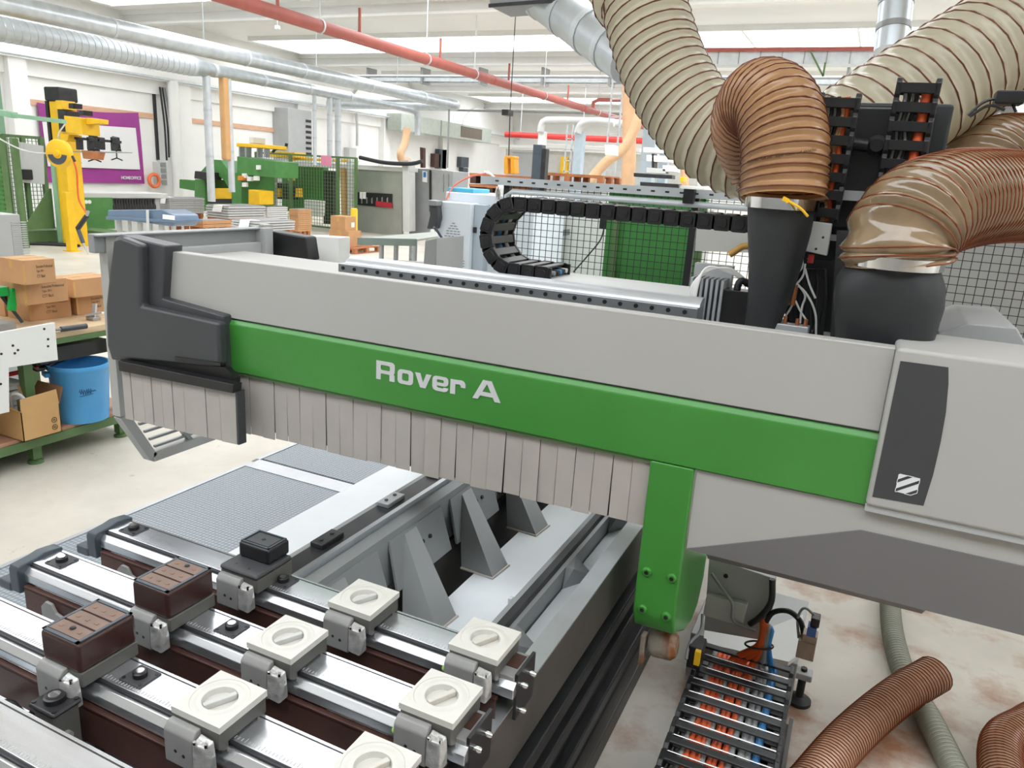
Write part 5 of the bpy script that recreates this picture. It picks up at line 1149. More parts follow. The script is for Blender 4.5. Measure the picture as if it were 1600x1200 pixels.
# bollards
def bollard(b, h, label, stripes):
    p = PZ(*b, 0); t = thing('bollard', label, 'bollard', p, 'yellow bollards')
    MB().lathe([(.09, 0), (.09, h-.03), (.07, h)], p, 16).build('post', yellow_paint, t)
    if stripes:
        for k in range(2): MB().lathe([(.115, 0), (.115, .06)], (p.x, p.y, .16+.14*k), 16, (.25, 0, 1)).build('stripe', black_plastic, t)
        MB().lathe([(.11, 0), (.11, .42)], p, 16).build('sleeve', yellow_paint, t)
bollard((553, 391), 1.05, 'yellow bollard with black striped base beside the pallet of cartons', True)
bollard((652, 357), .85, 'slim yellow bollard in front of the grey switch cabinet', False)
# cartons on a pallet
p = PZ(545, 386, .144); pallet(p.x-.75, p.x+.3, p.y-.15, p.y+.9, 0, 'wooden pallet with two cartons beside the striped bollard')
carton(Vector((p.x, p.y, .144)), .144, .5, .6, .38, 'lower carton on the pallet beside the bollard', group='cartons on the floor pallet', print_=False)
ct, _ = carton(Vector((p.x-.12, p.y+.02, .524)), .524, .42, .45, .34, 'upper carton with a white sticker on the pallet by bollard', group='cartons on the floor pallet', print_=False)
B(p.x-.12, p.x-.118, p.y+.26, p.y+.38, .60, .72).build('sticker', paper, ct)
# conveyor table
cv = thing('conveyor_table', 'long grey conveyor table with steel legs in mid distance', 'conveyor', PZ(630, 420, 0))
q = [PZ(x, y, .92) for x, y in ((560, 371), (668, 361), (720, 362), (655, 374))]
zc_ = .92; a_, b2 = PZ(560, 372, zc_), PZ(652, 374, zc_)
MB().prism([(v.x, v.y) for v in (a_, b2, b2+Vector((-.4, 2.6, 0)), a_+Vector((-.1, 2.6, 0)))], 'z', zc_-.03, zc_).build('belt', mat('belt_grey', (172, 178, 170), .6), cv, smooth=False)
MB().bar(a_+Vector((0, -.02, -.05)), b2+Vector((0, -.02, -.05)), .06, .12).build('side_profile', mat('profile_green', (112, 126, 120), .4), cv, bevel=.01)
for f in (.3, .55, .82):
    v = a_.lerp(b2, f); MB().bar((v.x, v.y+.15, 0), (v.x, v.y+.15, .85), .05, .07).build('leg', steel, cv)
    MB().bar((v.x, v.y+1.2, 0), (v.x, v.y+1.2, .85), .05, .07).build('leg', steel, cv)
MB().bar(a_.lerp(b2, .5)+Vector((0, .15, -.4)), b2+Vector((.3, .15, -.4)), .05, .06).build('cross_bar', light_grey, cv)
for f in (.15, .4, .65): v = a_.lerp(b2, f)+Vector((-.2, 2.4, 0)); MB().lathe([(.05, 0), (.03, .05)], v, 10).build('roller_cap', light_grey, cv)
# slate grey sheet cover in front of the chiller
sg = tag(MB().prism([(PY(x, y, 4.6).x, PY(x, y, 4.6).z) for x, y in ((650, 418), (664, 376), (682, 372), (684, 425))][1:3]+[(PY(684, 425, 4.6).x, 0), (PY(648, 418, 4.6).x, 0)], 'y', 4.6, 5.0).build('sheet_cover', cabinet_grey, None, bevel=.006), 'sloping grey sheet cover left of the pale blue chiller', 'sheet cover')
# ================================================================== chiller unit
YX = 5.4
chl = thing('chiller', 'pale blue-white chiller cabinet with arched perforated grille', 'chiller', PY(740, 420, YX)); chl.location.z = 0
def pan2(pts, Y, d, m_, par, nm, bev=.006):
    q = [(PY(x, y, Y).x, PY(x, y, Y).z) for x, y in pts]; return MB().prism(q, 'y', Y, Y+d).build(nm, m_, par, bevel=bev)
xq0, xq1, xq2 = PY(683, 380, YX).x, PY(733, 380, YX).x, PY(830, 380, YX+.12).x
ztc = PY(710, 316, YX).z
bo_ = B(xq0, xq1, YX, YX+.7, 0, ztc).build('cabinet_front', chiller_white, chl, bevel=.01)
B(xq0-.02, xq2, YX+.14, YX+.8, 0, PY(720, 301, YX+.14).z).build('cabinet_rear', chiller_white, chl, bevel=.01)
B(xq1, xq1+.10, YX+.06, YX+.5, 0, ztc-.005).build('side_panel', chiller_side, chl, bevel=.006)
sm = MB().box(-.012, .012, -.003, 0, -.0035, .0035).mesh('grille_slot', cabinet_grey, smooth=False)
xm = (PY(687, 400, YX).x+PY(727, 400, YX).x)/2; hw = (PY(727, 400, YX).x-PY(687, 400, YX).x)/2
z0_, z1_ = PY(708, 414, YX).z, PY(708, 349, YX).z; nr = 17
for j in range(nr):
    f = j/(nr-1); z = z0_+(z1_-z0_)*f; half = hw*math.sqrt(max(.02, 1-f**2.2)); n_ = max(1, int(half*2/.034))
    for i in range(n_): inst('grille_slot', sm, bo_, Vector((xm+(i-(n_-1)/2)*.034, YX-.001, z))-wloc(bo_))
p = PY(742, 358, YX+.05); B(p.x-.012, p.x+.012, YX+.045, YX+.06, p.z-.03, p.z+.015).build('switch_plate', dark_metal, chl)
p = PY(735, 299, YX+.3); B(p.x-.16, p.x+.08, YX+.2, YX+.5, ztc+.06, ztc+.11).build('blue_tray', mat('sky_blue', (90, 186, 222), .4), chl, bevel=.008)
MB().tube(curve([PY(697, 312, YX+.1), PY(710, 290, YX+.2), PY(735, 276, YX+.3), PY(760, 271, YX+.4)], 20)[0], .007, 6).build('red_line', mat('coral', (226, 110, 84), .45), chl)
for k in range(4): MB().tube(curve([PY(757+k*2, 268, YX+.4), PY(772+k*2, 276+k*2, YX+.3), PY(780+k*2, 292, YX+.2), PY(782+k, 318, YX+.15)], 16)[0], .007, 6).build('air_tube', white_paint, chl)
p = PY(779, 302, YX+.1); MB().lathe([(.025, -.05), (.03, 0), (.02, .05)], p, 12).build('filter_bowl', chrome, chl)
sg2 = thing('barcode_scanner', 'grey and black handheld scanner hanging on the chiller side', 'scanner', PY(677, 360, YX-.1))
pan2(((668, 312), (682, 315), (684, 340), (680, 358), (666, 358), (671, 336)), YX-.08, .08, char_plastic, sg2, 'scanner_body', .012)
pan2(((669, 312), (682, 314), (681, 322), (669, 321)), YX-.1, .1, cabinet_grey, sg2, 'scanner_head', .006)
MB().tube(curve([PY(678, 355, YX-.2), PY(686, 365, YX-.15), PY(696, 385, YX-.1), PY(699, 415, YX-.05)], 18)[0], .010, 8).build('cord', slate_plastic, sg2)
# ================================================================== black mesh fence behind the gantry, panels beyond
YK = 4.5
xk0, xk1 = PY(792, 320, YK).x, 5.0
bf = fence('black_fence', 'black mesh machine fence running behind the gantry', (xk0, YK, 0), (xk1, YK, 0), .6, 2.0, (0, (PY(1080, 380, YK).x-xk0)/(xk1-xk0), .8), mesh_black, mesh_black, .042, .04, .0035, rails=(0,))
p0_ = PY(757, 269, YK); p1_ = PY(1100, 293, YK)
MB().bar((p0_.x, YK-.03, 2.02), (xk1, YK-.03, 2.02), .04, .05).build('slotted_rail', galv_matt, bf)
sl_ = MB().box(-.012, .012, -.001, 0, -.005, .005).mesh('rail_slot', dark_metal, smooth=False)
for k in range(26): inst('rail_slot', sl_, bf, Vector((p0_.x+.12+k*.085, YK-.051, 2.02))-wloc(bf))
MB().tube([(xk0+.02, YK-.05, 1.55), (xk0+.02, YK-.05, 1.935), (xk0+.06, YK-.05, 1.96), (.6, YK-.05, 1.96)], .018, 10).build('air_pipe', galv_matt, bf)
c = PY(1077, 304, YK-.08); B(c.x-.03, c.x+.03, YK-.1, YK-.03, c.z-.05, c.z+.03).build('pipe_clip', black_plastic, bf)
gpn = thing('green_booth_panel', 'green sheet metal panel seen through the black mesh fence', 'panel', PY(1010, 440, 5.2)); gpn.location.z = 0
q0, q1 = PY(945, 380, 5.2).x, PY(1095, 380, 5.2).x
B(q0, q1, 5.2, 5.3, 0, PY(1000, 302, 5.2).z).build('sheet', booth_green, gpn, smooth=False)
for f in (.12, 1.0): x = q0+(q1-q0)*f; B(x-.02, x+.02, 5.17, 5.2, 0, 1.95).build('edge_post', fence_green, gpn)
B(q0, q1+.4, 5.16, 5.2, PY(1000, 300, 5.2).z, PY(1000, 296, 5.2).z).build('top_rubber', dark_metal, gpn)
wpn = thing('white_cabinet', 'white machine cabinet with dark window strip behind the mesh fence', 'cabinet', PY(870, 430, 6.3)); wpn.location.z = 0
q0, q1 = PY(775, 380, 6.3).x, PY(947, 380, 6.3).x; zt_ = PY(870, 318, 6.3).z
B(q0, q1, 6.3, 7.2, 0, zt_).build('cabinet_body', white_paint, wpn, smooth=False)
pan2(((822, 366), (889, 358), (889, 367), (822, 378)), 6.28, .02, cabinet_grey, wpn, 'window_strip', 0)
pan2(((822, 330), (875, 330), (870, 345), (826, 345)), 6.28, .02, wood_strip, wpn, 'wood_label', 0)
pan2(((810, 300), (830, 301), (830, 308), (810, 307)), 6.27, .03, blue_cable, wpn, 'blue_plate', 0)
pan2(((812, 332), (821, 332), (821, 345), (816, 350), (812, 344)), 6.27, .03, blue_cable, wpn, 'shield_plate', 0)
c = PY(946, 345, 5.5); MB().box(c.x-.04, c.x+.02, 5.48, 5.55, c.z-.06, c.z+.04).build('sensor', black_plastic, wpn, bevel=.006)
MB().tube(curve([PY(945, 352, 5.5), PY(938, 375, 5.5), PY(918, 400, 5.5), PY(896, 425, 5.5)], 16)[0], .006, 6).build('sensor_cord', black_plastic, wpn)
text_mesh('lettering', 'c 67/10', cabinet_grey, wpn, PY(824, 394, 6.29), (1, 0, 0), (0, 0, 1), .03, .16, .001)
gb2 = tag(B(.25, 4.6, 6.0, 6.6, 0, 1.95).build('grey_enclosure', mid_grey, None, bevel=.01), 'grey enclosure wall seen through the mesh at the right edge', 'enclosure')
# things just above the fence: pallet rack, amber hooks
for k in range(9):
    z = PY(740, 293, 9.0).z+k*.05
pr2 = thing('pallet_pile', 'pile of brown pallets beyond the chiller', 'pallets', PY(755, 300, 10.5)); pr2.location.z = 0
xa_, xb_ = PY(733, 285, 10.5).x, PY(792, 285, 10.5).x
for k in range(13):
    z = k*.16; B(xa_, xb_, 10.5, 11.5, z+.11, z+.15).build('deck', pallet_wood, pr2)
    for f in (.02, .48, .94): B(xa_+(xb_-xa_)*f, xa_+(xb_-xa_)*f+.1, 10.5, 11.5, z, z+.11).build('bearer', rust_brown, pr2)
hk = thing('lifting_hooks', 'amber yellow double lifting hooks hanging behind the fence', 'lifting hook', PY(795, 270, 12)); 
for x in (790, 800): pan2(((x-3, 246), (x+3, 246), (x+4, 272), (x-3, 272)), 12, .2, mat('amber_hook', (240, 168, 40), .4), hk, 'hook_leg', .02)
pan2(((788, 243), (804, 244), (804, 249), (788, 248)), 12, .2, MAT['amber_hook'], hk, 'hook_bridge', .02)
MB().cyl(PY(795, 244, 12.1), PY(797, 175, 12.1), .01, n=6).cyl(PY(797, 175, 12.1), (PY(797, 175, 12.1).x, 12.1, ZC), .008, n=6).build('hoist_wire', dark_metal, hk)
B(PY(788, 175, 12.1).x, PY(798, 175, 12.1).x, 12, 12.2, PY(793, 181, 12.1).z, PY(793, 172, 12.1).z).build('hoist', black_plastic, hk)
bp_ = thing('dark_post', 'dark square post beyond the fence beside the amber hooks', 'post', PY(838, 285, 9)); bp_.location.z = 0
x = PY(838, 260, 9).x; B(x-.06, x+.06, 9, 9.12, 0, PY(838, 226, 9).z).build('post_body', slate_plastic, bp_); B(x+.06, x+.12, 9, 9.1, 0, PY(843, 232, 9).z).build('side_strip', dark_metal, bp_)
# ================================================================== ducts and pipes under the roof
def pipe(name, label, cat, pts, r, m_, bands=(), n=18, sm=24, band_m=None, group=None, bend=True):
    t = thing(name, label, cat, pts[0], group)
    path = curve(pts, sm)[0] if bend else pts
    MB().tube(path, r, n).build('pipe_run', m_, t, ang=50)
    for p, d in bands: MB().lathe([(r*1.04, -min(.05, r*.18)), (r*1.04, min(.05, r*.18))], p, n, d).build('band', band_m or m_, t)
    return t
def L3(a, b, f): return Vector(a).lerp(Vector(b), f)
# upper galvanised duct with elbow back to the wall
xD, zD = -14.8, 4.5; yE = PZ(712, 165, zD).y
t = pipe('air_duct', 'upper smooth galvanised duct running along the left side of the hall', 'duct', [(xD, -2, zD), (xD, 6, zD), (xD, 14, zD), (xD, yE-.7, zD)], .19, galv, [((xD, y, zD), (0, 1, 0)) for y in (9.2, 11.6, 15.3, 17.4, 20.5, 23.6)], band_m=galv_matt)
MB().tube(curve([(xD, yE-.8, zD), (xD, yE-.3, zD), (xD-.25, yE+.1, zD), (xD-.8, yE+.2, zD)], 14)[0], .19, 18).build('elbow', galv, t, ang=50)
MB().tube([(xD-.8, yE+.2, zD), (XL+1.0, yE+.2, zD)], .19, 18).build('cross_run', galv, t)
for y in (10, 14, 18, 22): MB().cyl((xD, y, zD+.19), (xD, y, ZC), .012, n=6).build('hanger_rod', galv_matt, t)
# lower spiral duct that steps down in diameter
xS, zS = -16.2, 4.25; y1_ = PX(300, 100, xS).y
t = thing('spiral_duct', 'lower spiral-wound grey duct below the smooth duct', 'duct', (xS, 8, zS))
MB().tube([(xS, -2, zS), (xS, y1_, zS)], .235, 20).build('wide_run', galv_matt, t)
for k in range(60):
    y = 6+k*.16
    if y < y1_: MB().lathe([(.238, -.01), (.244, 0), (.238, .01)], (xS, y, zS), 20, (0, 1, .08)).build('spiral_seam', galv, t)
MB().tube([(xS, y1_, zS), (xS, y1_+.7, zS)], [.235, .16], 20).build('reducer', galv, t)
y2_ = PX(545, 145, xS).y; y3_ = PX(640, 160, xS).y
MB().tube([(xS, y1_+.7, zS), (xS, y2_, zS)], .16, 18).build('middle_run', galv, t); MB().tube([(xS, y2_, zS), (xS, y3_, zS-.02)], .12, 16).build('narrow_run', galv, t)
for y in (y1_+.7, y1_+2.5, y2_-2, y2_): MB().lathe([(.17, -.05), (.17, .05)], (xS, y, zS), 18, (0, 1, 0)).build('band', galv_matt, t)
zd = PX(640, 210, xS).z
MB().tube(curve([(xS, y3_, zS-.02), (xS, y3_+.5, zS-.1), (xS, y3_+.6, zS-.6), (xS, y3_+.6, zd)], 14)[0], .12, 14).build('drop', galv, t)
# vertical drops
for (x, ytop, ybot, r_, lb) in ((322, 120, 315, .10, 'thick grey drop pipe in front of the green press frame'), (356, 122, 300, .085, 'thinner grey drop pipe ending at the green press'), (491, 135, 258, .06, 'slim grey drop pipe left of the two wide drops'), (515, 145, 260, .085, 'grey drop pipe above the safety fence, left of its twin'), (528, 172, 260, .095, 'grey drop pipe above the safety fence, right of its twin')):
    Xp = xS
    a_, b2 = PX(x, ytop, Xp), PX(x+(6 if x < 340 else 2), ybot, Xp)
    t = thing('drop_pipe', lb, 'pipe', b2, 'vertical drop pipes'); a_.z = max(a_.z, zS); MB().cyl((a_.x, a_.y, b2.z), (a_.x, a_.y, a_.z), r_, n=16).build('pipe_run', galv_matt, t)
    for f in (.35, .7): MB().lathe([(r_*1.05, -.03), (r_*1.05, .03)], (a_.x, a_.y, b2.z+(a_.z-b2.z)*f), 16).build('band', galv, t)
# tan flat hoses
for (x0_, x1_, yt, yb2, Xp, lb) in ((345, 354, 138, 250, xS, 'tan flat duct hanging between two grey drop pipes'),):
    p, q, s_ = PX(x0_, yt, Xp), PX(x1_, yt, Xp), PX(x0_, yb2, Xp); tag(B(Xp-.1, Xp+.1, p.y, q.y, s_.z, zS-.1).build('tan_duct', tan_pvc, None, bevel=.05), lb, 'duct')
pipe('orange_hose', 'pale orange hose hanging below the grey drop at mid left', 'hose', [PX(636, 200, xS), PX(635, 210, xS), PX(632, 225, xS), PX(626, 240, xS), PX(628, 250, xS), PX(638, 252, xS)], .14, pale_orange, n=12)
# red sprinkler main
xR, zR = -9.78, 4.5
t = pipe('sprinkler_main', 'long dull red sprinkler pipe crossing the ceiling diagonally', 'pipe', [(xR, -2, zR), (xR, 10, zR), (xR, 22, zR), (xR, 38, zR)], .115, red_pipe, [((xR, y, zR), (0, 1, 0)) for y in (19.0, 26.0, 34.0)], band_m=red_bright)
for y in (10.9, 13.2, 16.3, 20.0, 24.5, 29, 34): MB().cyl((xR, y, zR), (xR, y, zR+.55), .03, n=8).build('riser', red_pipe, t)
for y in (12, 15.7, 18, 22.5, 27.5, 32): MB().lathe([(.13, -.02), (.13, .02)], (xR, y, zR), 16, (0, 1, 0)).cyl((xR, y, zR+.12), (xR, y, ZC), .012, n=6).build('hanger', galv_matt, t)
MB().tube([(xR, 27.0, zR), (xR, 27.0, zR+.3), (xR+.2, 27.0, zR+.38), (xR+6, 27.0, zR+.38)], .07, 10).build('branch', red_pipe, t)
p0_, p1_ = PY(790, 210, 33), PY(1040, 222, 33)
pipe('red_pipe', 'bright red pipe running across the far end of the hall', 'pipe', [p0_, Vector(((p0_.x+p1_.x)/2, 33, (p0_.z+p1_.z)/2)), p1_], .13, red_bright, n=10)
for f in (.1, .5, .9):
    v = L3(p0_, p1_, f); MB().cyl(v-wloc(bpy.data.objects['red_pipe'])*0, (v.x, v.y, ZC), .015, n=6).build('hanger_rod', galv_matt, bpy.data.objects['red_pipe'])
p0_, p1_ = PY(1090, 78, 20), PY(1385, 76, 20)
t = pipe('red_pipe', 'thin dark red pipe beside the cable tray at top right', 'pipe', [p0_, L3(p0_, p1_, .5), L3(p0_, p1_, 1.6)], .045, red_pipe, n=8)
tr = thing('cable_tray', 'galvanised cable tray under the ceiling at top right', 'cable tray', p0_)
B(p0_.x-1, p1_.x+4, 20.1, 20.6, p0_.z-.32, p0_.z-.28).build('tray_bed', galv_matt, tr)
B(p0_.x-1, p1_.x+4, 20.08, 20.1, p0_.z-.32, p0_.z-.02).build('tray_side', galv_matt, tr)
for k in range(16): B(p0_.x+k*.5, p0_.x+k*.5+.02, 20.06, 20.08, p0_.z-.32, p0_.z-.02).build('rung', cabinet_grey, tr)
MB().bar((p0_.x+2.6, 20.0, p0_.z), (p0_.x+3.0, 20.0, p0_.z-.6), .04, .04).bar((p0_.x+3.0, 20.0, p0_.z-.6), (p0_.x+3.0, 20.0, p0_.z-.3), .04, .04).build('bracket', fence_green, tr)
# cable ladder following the beam in mid hall
tr = thing('cable_ladder', 'cable ladder hung along the second beam, behind the red pipe', 'cable ladder', (-10, 26.3, 5.4))
MB().box(-20, 6, 26.2, 26.25, 5.36, 5.5).box(-20, 6, 26.6, 26.65, 5.36, 5.5).build('side_rail', galv_matt, tr)
for k in range(52): B(-20+k*.5, -20+k*.5+.05, 26.25, 26.6, 5.38, 5.41).build('rung', galv, tr)
for k in range(9): B(-19+k*2.5, -19+k*2.5+.08, 26.1, 26.7, 5.25, 5.84).build('hanger', cabinet_grey, tr)
for (y, z, lb) in ((24.4, 5.3, 'thin grey pipe under the ceiling in front of the cable ladder'), (36, 5.2, 'thin grey pipe under the ceiling at the far end')):
    tag(MB().cyl((-21, y, z), (8, y, z), .05, n=8).build('thin_pipe', cabinet_grey), lb, 'pipe')
# luminaires on the beams
for k in range(3):
    y = 17.7; x = -15+k*8
    lu = thing('pendant_wire', ('thin suspension wire below the nearest beam, closest to the left wall', 'thin suspension wire below the nearest beam, left of the red pipe', 'thin suspension wire below the nearest beam, right of the red pipe')[k], 'wire', (x, y, 5.84)); MB().cyl((x, y-1, 5.5), (x, y-1, ZC), .008, n=5).build('wire', galv_matt, lu); B(x-.05, x+.05, y-1.05, y-.95, 5.42, 5.5).build('wire_clip', beam_white, lu)
# dark luminaire and silver duct at top centre
q = [(PY(x, y, 4.6).x, PY(x, y, 4.6).z) for x, y in ((762, -14), (872, -20), (872, 2), (766, 11))]
lu = thing('luminaire', 'dark metal luminaire at the top edge of the picture', 'luminaire', PY(815, 5, 4.6)); MB().prism(q, 'y', 4.6, 4.9).build('housing', cabinet_grey, lu, bevel=.006)
MB().bar(PY(764, 9, 4.58), PY(870, 1, 4.58), .015, .02).build('rim', dark_metal, lu)
a_, b2 = PY(800, -40, 5.0), PY(985, 95, 4.4)
t = pipe('silver_duct', 'silver galvanised duct slanting behind the cream hose at top centre', 'duct', [a_, L3(a_, b2, .5), b2], .135, galv, [(L3(a_, b2, f), (b2-a_).normalized()) for f in (.3, .5, .7, .86)], band_m=galv_matt)
a_, b2 = PY(1405, -40, 5.0), PY(1392, 80, 4.9)
pipe('silver_duct', 'silver upright duct behind the cream hose at top right', 'duct', [a_, L3(a_, b2, .5), b2], .088, galv, [(L3(a_, b2, f), (b2-a_).normalized()) for f in (.35, .7)], band_m=cabinet_grey)
# ================================================================== back of the hall
vc = thing('vent_cabinet', 'tall grey ventilation cabinet with dark louvres on the left wall', 'vent cabinet', PX(470, 250, XL+.6))
p0_, p1_ = PX(450, 168, XL+.8), PX(488, 240, XL+.8)
B(XL, XL+.8, p0_.y, p1_.y, p1_.z-1.2, p0_.z).build('cabinet_body', mid_grey, vc, bevel=.02)
y0l, y1l = PX(478, 200, XL+.81).y, PX(486, 200, XL+.81).y
for k in range(8): z = p0_.z-.35-k*.21; B(XL+.8, XL+.82, y0l, y1l, z-.1, z).build('louvre', black_plastic, vc)
fd = thing('flat_duct', 'rectangular grey air duct with dark grille on the far left wall', 'duct', PX(690, 205, XL+1.5))
p0_, p1_, p2_ = PX(627, 200, XL+1.2), PX(690, 200, XL+1.2), PX(768, 210, XL+1.2)
zz1, zz0 = PX(700, 190, XL+1.2).z, PX(700, 214, XL+1.2).z
B(XL+.4, XL+1.2, p0_.y, p2_.y, zz0, zz1).build('duct_body', mat('duct_grey', (188, 194, 186), .45, .3), fd, bevel=.02)
B(XL+1.18, XL+1.22, PX(720, 205, XL+1.2).y, PX(753, 205, XL+1.2).y, zz0+.1, zz1-.1).build('grille', mat('grille_brown', (110, 100, 88), .6), fd)
B(XL+1.19, XL+1.23, PX(689, 205, XL+1.2).y-.03, PX(689, 205, XL+1.2).y+.03, zz0, zz1).build('flange', cabinet_grey, fd)
# wall fittings
wf = thing('cable_riser', 'black cable loops in a grey riser on the left wall right of banner', 'cable riser', PX(247, 250, XL+.3))
p0_, p1_ = PX(242, 135, XL+.15), PX(250, 250, XL+.15); B(XL, XL+.1, p0_.y, p0_.y+.06, p1_.z, p0_.z).build('riser_edge', dark_metal, wf)
for k in range(3): MB().tube(curve([(XL+.2, p0_.y+.15+.1*k, p0_.z), (XL+.25, p0_.y+.2+.12*k, (p0_.z+p1_.z)/2), (XL+.2, p0_.y+.25+.1*k, p1_.z+.1*k)], 12)[0], .03, 6).build('cable', black_rubber if k < 2 else grey_cable, wf)
t = tag(MB().cyl((XL+.45, PX(268, 135, XL+.4).y, 0), (XL+.45, PX(268, 135, XL+.4).y, 4.4), .17, n=16).build('downpipe', white_paint), 'white round downpipe on the left wall beside cable riser', 'pipe')
ts = thing('wall_shelf', 'small grey wall shelf with trays beside white downpipe', 'shelf', PX(254, 292, XL+.3))
p0_, p1_ = PX(248, 253, XL+.3), PX(262, 290, XL+.3); B(XL, XL+.3, p0_.y, p1_.y, p1_.z, p0_.z).build('shelf_body', light_grey, ts)
for k in range(4): z = p1_.z+(p0_.z-p1_.z)*(k+.2)/4; B(XL+.28, XL+.34, p0_.y+.06, p1_.y-.06, z, z+(p0_.z-p1_.z)*.18).build('tray', cabinet_grey, ts)
lr = PX(241, 282, XL+.25); tag(MB().tube([(XL+.25, lr.y+.2*math.cos(a), lr.z+.2*math.sin(a)) for a in [6.283*k/20 for k in range(21)]], .06, 10).build('lifebuoy_ring', mat('ring_orange', (232, 120, 70), .5)), 'orange ring hanging on the wall left of the small grey shelf', 'ring')
ck = thing('wall_pipes', 'thin grey conduit with bend on the wall above the safety fence', 'conduit', PX(555, 180, XL+.3))
MB().tube(curve([PX(520, 172, XL+.3), PX(548, 172, XL+.3), PX(556, 176, XL+.3), PX(558, 200, XL+.3), PX(558, 228, XL+.3)], 20)[0], .06, 8).build('conduit', light_grey, ck)
B(XL, XL+.3, PX(546, 235, XL+.3).y, PX(557, 235, XL+.3).y, PX(550, 248, XL+.3).z, PX(550, 231, XL+.3).z).build('junction_box', light_grey, ck)
for (x0_, x1_, y0_, y1_, m_, lb) in ((680, 688, 240, 262, rust_brown, 'brown board leaning at the wall above the switch cabinet'), (687, 697, 233, 264, slate_plastic, 'dark board at the wall right of the brown one'), (721, 732, 245, 262, slate_plastic, 'dark square board on the wall above the pallet pile'), (724, 731, 262, 276, slate_plastic, 'narrow dark strip below the dark square board')):
    p0_, p1_ = PX(x0_, y0_, XL+.3), PX(x1_, y1_, XL+.3); tag(B(XL+.02, XL+.3, p0_.y, p1_.y, p1_.z, p0_.z).build('wall_board', m_), lb, 'board')
dp = pipe('grey_pipe', 'thin grey standpipe hanging from the duct end in mid hall', 'pipe', [PX(702, 155, -14.9), PX(701, 200, -14.9), PX(699, 262, -14.9)], .035, cabinet_grey, n=8)
# columns, pipes and machines at the far end
for (x, yt, yb2, w_, Y, m_, lb) in ((1012, 180, 290, .38, 21.2, mat('blue_column', (186, 200, 212), .5), 'pale blue steel column behind the fence, left of the cream hose'), (1035, 230, 290, .26, 21.9, None, 'slimmer pale blue column right beside the first'), (984, 148, 200, .42, 22, None, 'pale blue column stub above the pale orange hose'), (902, 205, 275, .3, 24, None, 'pale blue upright pipe with elbow at the far end'), (845, 205, 235, .25, 25, white_paint, 'white upright pipe with elbow left of the blue one')):
    m_ = m_ or MAT['blue_column']; a_, b2 = PY(x, yt, Y), PY(x, yb2, Y); xx = (a_.x+b2.x)/2
    t = thing('column', lb, 'column', (xx, Y, 0), 'far columns'); B(xx-w_/2, xx+w_/2, Y, Y+w_, 0 if x in (1012, 1035, 902) else b2.z, a_.z if x not in (1012,) else ZC-.1).build('shaft', m_, t, bevel=.03)
for (pts, Y, lb) in (([(845, 206), (848, 192), (862, 188), (930, 190), (1000, 196)], 25, 'white elbowed pipe running right at the far end, upper one'), ([(903, 208), (908, 196), (925, 190), (960, 192)], 24, 'white elbowed pipe at the far end, lower one')):
    pipe('elbow_pipe', lb, 'pipe', [PY(x, y, Y) for x, y in pts], .13, light_grey, n=10)
for (pts, Y, lb, r_) in (([(1008, 60), (1006, 130), (1000, 170), (992, 200), (975, 232), (945, 255), (920, 285)], 18, 'long pale orange hose sweeping down behind the fence', .12), ([(983, 60), (983, 150), (983, 215), (983, 250), (980, 290)], 19, 'straight pale orange hose hanging behind the fence', .17), ([(1070, 60), (1070, 160), (1070, 262), (1070, 275), (1070, 292)], 19, 'short pale orange hose below the cream hose', .10)):
    pipe('orange_hose', lb, 'hose', [PY(x, y, Y) for x, y in pts], r_, pale_orange, n=12)
for (x, Y, lb) in ((966, 19.5, 'tall grey ladder mast behind the fence'), (891, 24, 'slim grey ladder mast beside the far blue pipe')):
    t = thing('ladder_mast', lb, 'mast', PY(x, 285, Y)); t.location.z = 0; a_ = PY(x, 120 if x > 900 else 195, Y); 
    for d in (-.14, .14) if x > 900 else (-.1, .1): B(a_.x+d-.02, a_.x+d+.02, Y, Y+.04, 0, a_.z).build('stile', galv_matt, t)
    for k in range(9): z = .6+k*(a_.z-.7)/9; B(a_.x-.14, a_.x+.14, Y, Y+.03, z, z+.03).build('rung', galv_matt, t)
fm = thing('far_machine', 'pale machine block with grey doors at the far end of the hall', 'machine', PY(870, 285, 30)); fm.location.z = 0
pan2(((790, 232), (1090, 245), (1090, 300), (790, 300)), 30, 3, mat('machine_pale', (206, 205, 200), .5), fm, 'body', .02)
B(PY(790, 290, 30).x, PY(1090, 290, 30).x, 30.05, 33, 0, 2.0).build('plinth', mid_grey, fm)
pan2(((800, 236), (836, 238), (836, 300), (800, 300)), 29.8, .2, mid_grey, fm, 'grey_door', .01)
pan2(((876, 245), (886, 245), (886, 275), (874, 275)), 29.7, .2, yellow_paint, fm, 'yellow_panel', 0)
pan2(((850, 224), (1000, 232), (1000, 238), (850, 231)), 29.5, .5, white_paint, fm, 'top_pipe', .02)
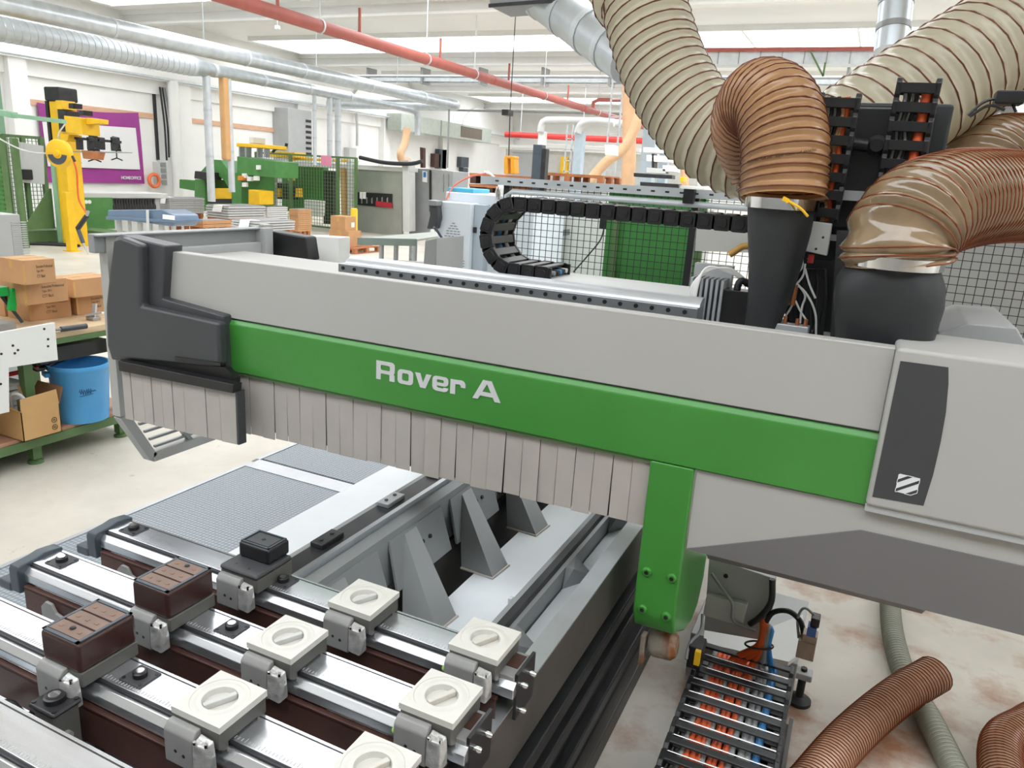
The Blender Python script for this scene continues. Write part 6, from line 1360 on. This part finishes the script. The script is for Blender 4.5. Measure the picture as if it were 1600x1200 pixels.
pan2(((780, 226), (850, 228), (850, 232), (780, 230)), 29.4, .4, white_paint, fm, 'light_strip', 0)
w2 = thing('white_router', 'white mechanical gantry with dark rods under the cream hose', 'machine', PY(1030, 285, 17)); w2.location.z = 0
for (x0_, x1_, y0_, y1_, m_) in ((945, 960, 226, 242, white_paint), (1010, 1050, 242, 252, white_paint), (1035, 1058, 258, 268, white_paint), (1005, 1045, 230, 238, white_paint), (990, 1050, 270, 276, dark_metal), (1018, 1022, 240, 262, dark_metal), (1042, 1050, 243, 250, slate_plastic), (1000, 1060, 284, 290, dark_metal), (1010, 1040, 262, 270, light_grey), (1062, 1068, 276, 284, yellow_paint)):
    pan2(((x0_, y0_), (x1_, y0_+(x1_-x0_)*.06), (x1_, y1_+(x1_-x0_)*.06), (x0_, y1_)), 17, .3, m_, w2, 'module', .01)
pan2(((1000, 285), (1100, 292), (1100, 330), (1000, 330)), 17.1, 1.5, light_grey, w2, 'base', .02)
B(PY(1000, 290, 17).x, PY(1100, 290, 17).x, 17.15, 18.5, 0, 1.8).build('stand', mid_grey, w2)
pp = PY(910, 282, 12); pallet(pp.x-.9, pp.x+.35, 12, 13, PY(910, 275, 12).z-.12, 'brown pallet lying on top of the fence-high rack')
rk = thing('rack', 'low pale rack behind the fence carrying the brown pallet', 'rack', (pp.x-.3, 12.5, 0)); zz = PY(910, 275, 12).z-.12
B(pp.x-1.1, pp.x+.5, 11.95, 13.1, zz-.08, zz).build('rack_deck', light_grey, rk)
for x in (pp.x-1.0, pp.x+.4): B(x-.04, x+.04, 12, 13, 0, zz-.08).build('rack_leg', light_grey, rk)
# light metal frame with hoses in the upper right
mf = thing('support_frame', 'grey metal support frame at the right edge below the cream hose', 'frame', PY(1580, 180, 4.2))
for (a, b, w_) in (((1500, 175), (1620, 60), .06), ((1530, 190), (1640, 100), .05), ((1500, 160), (1515, 215), .07), ((1545, 140), (1600, 205), .04)):
    MB().bar(PY(*a, 4.3), PY(*b, 4.3), w_, .05).build('strut', galv_matt, mf)
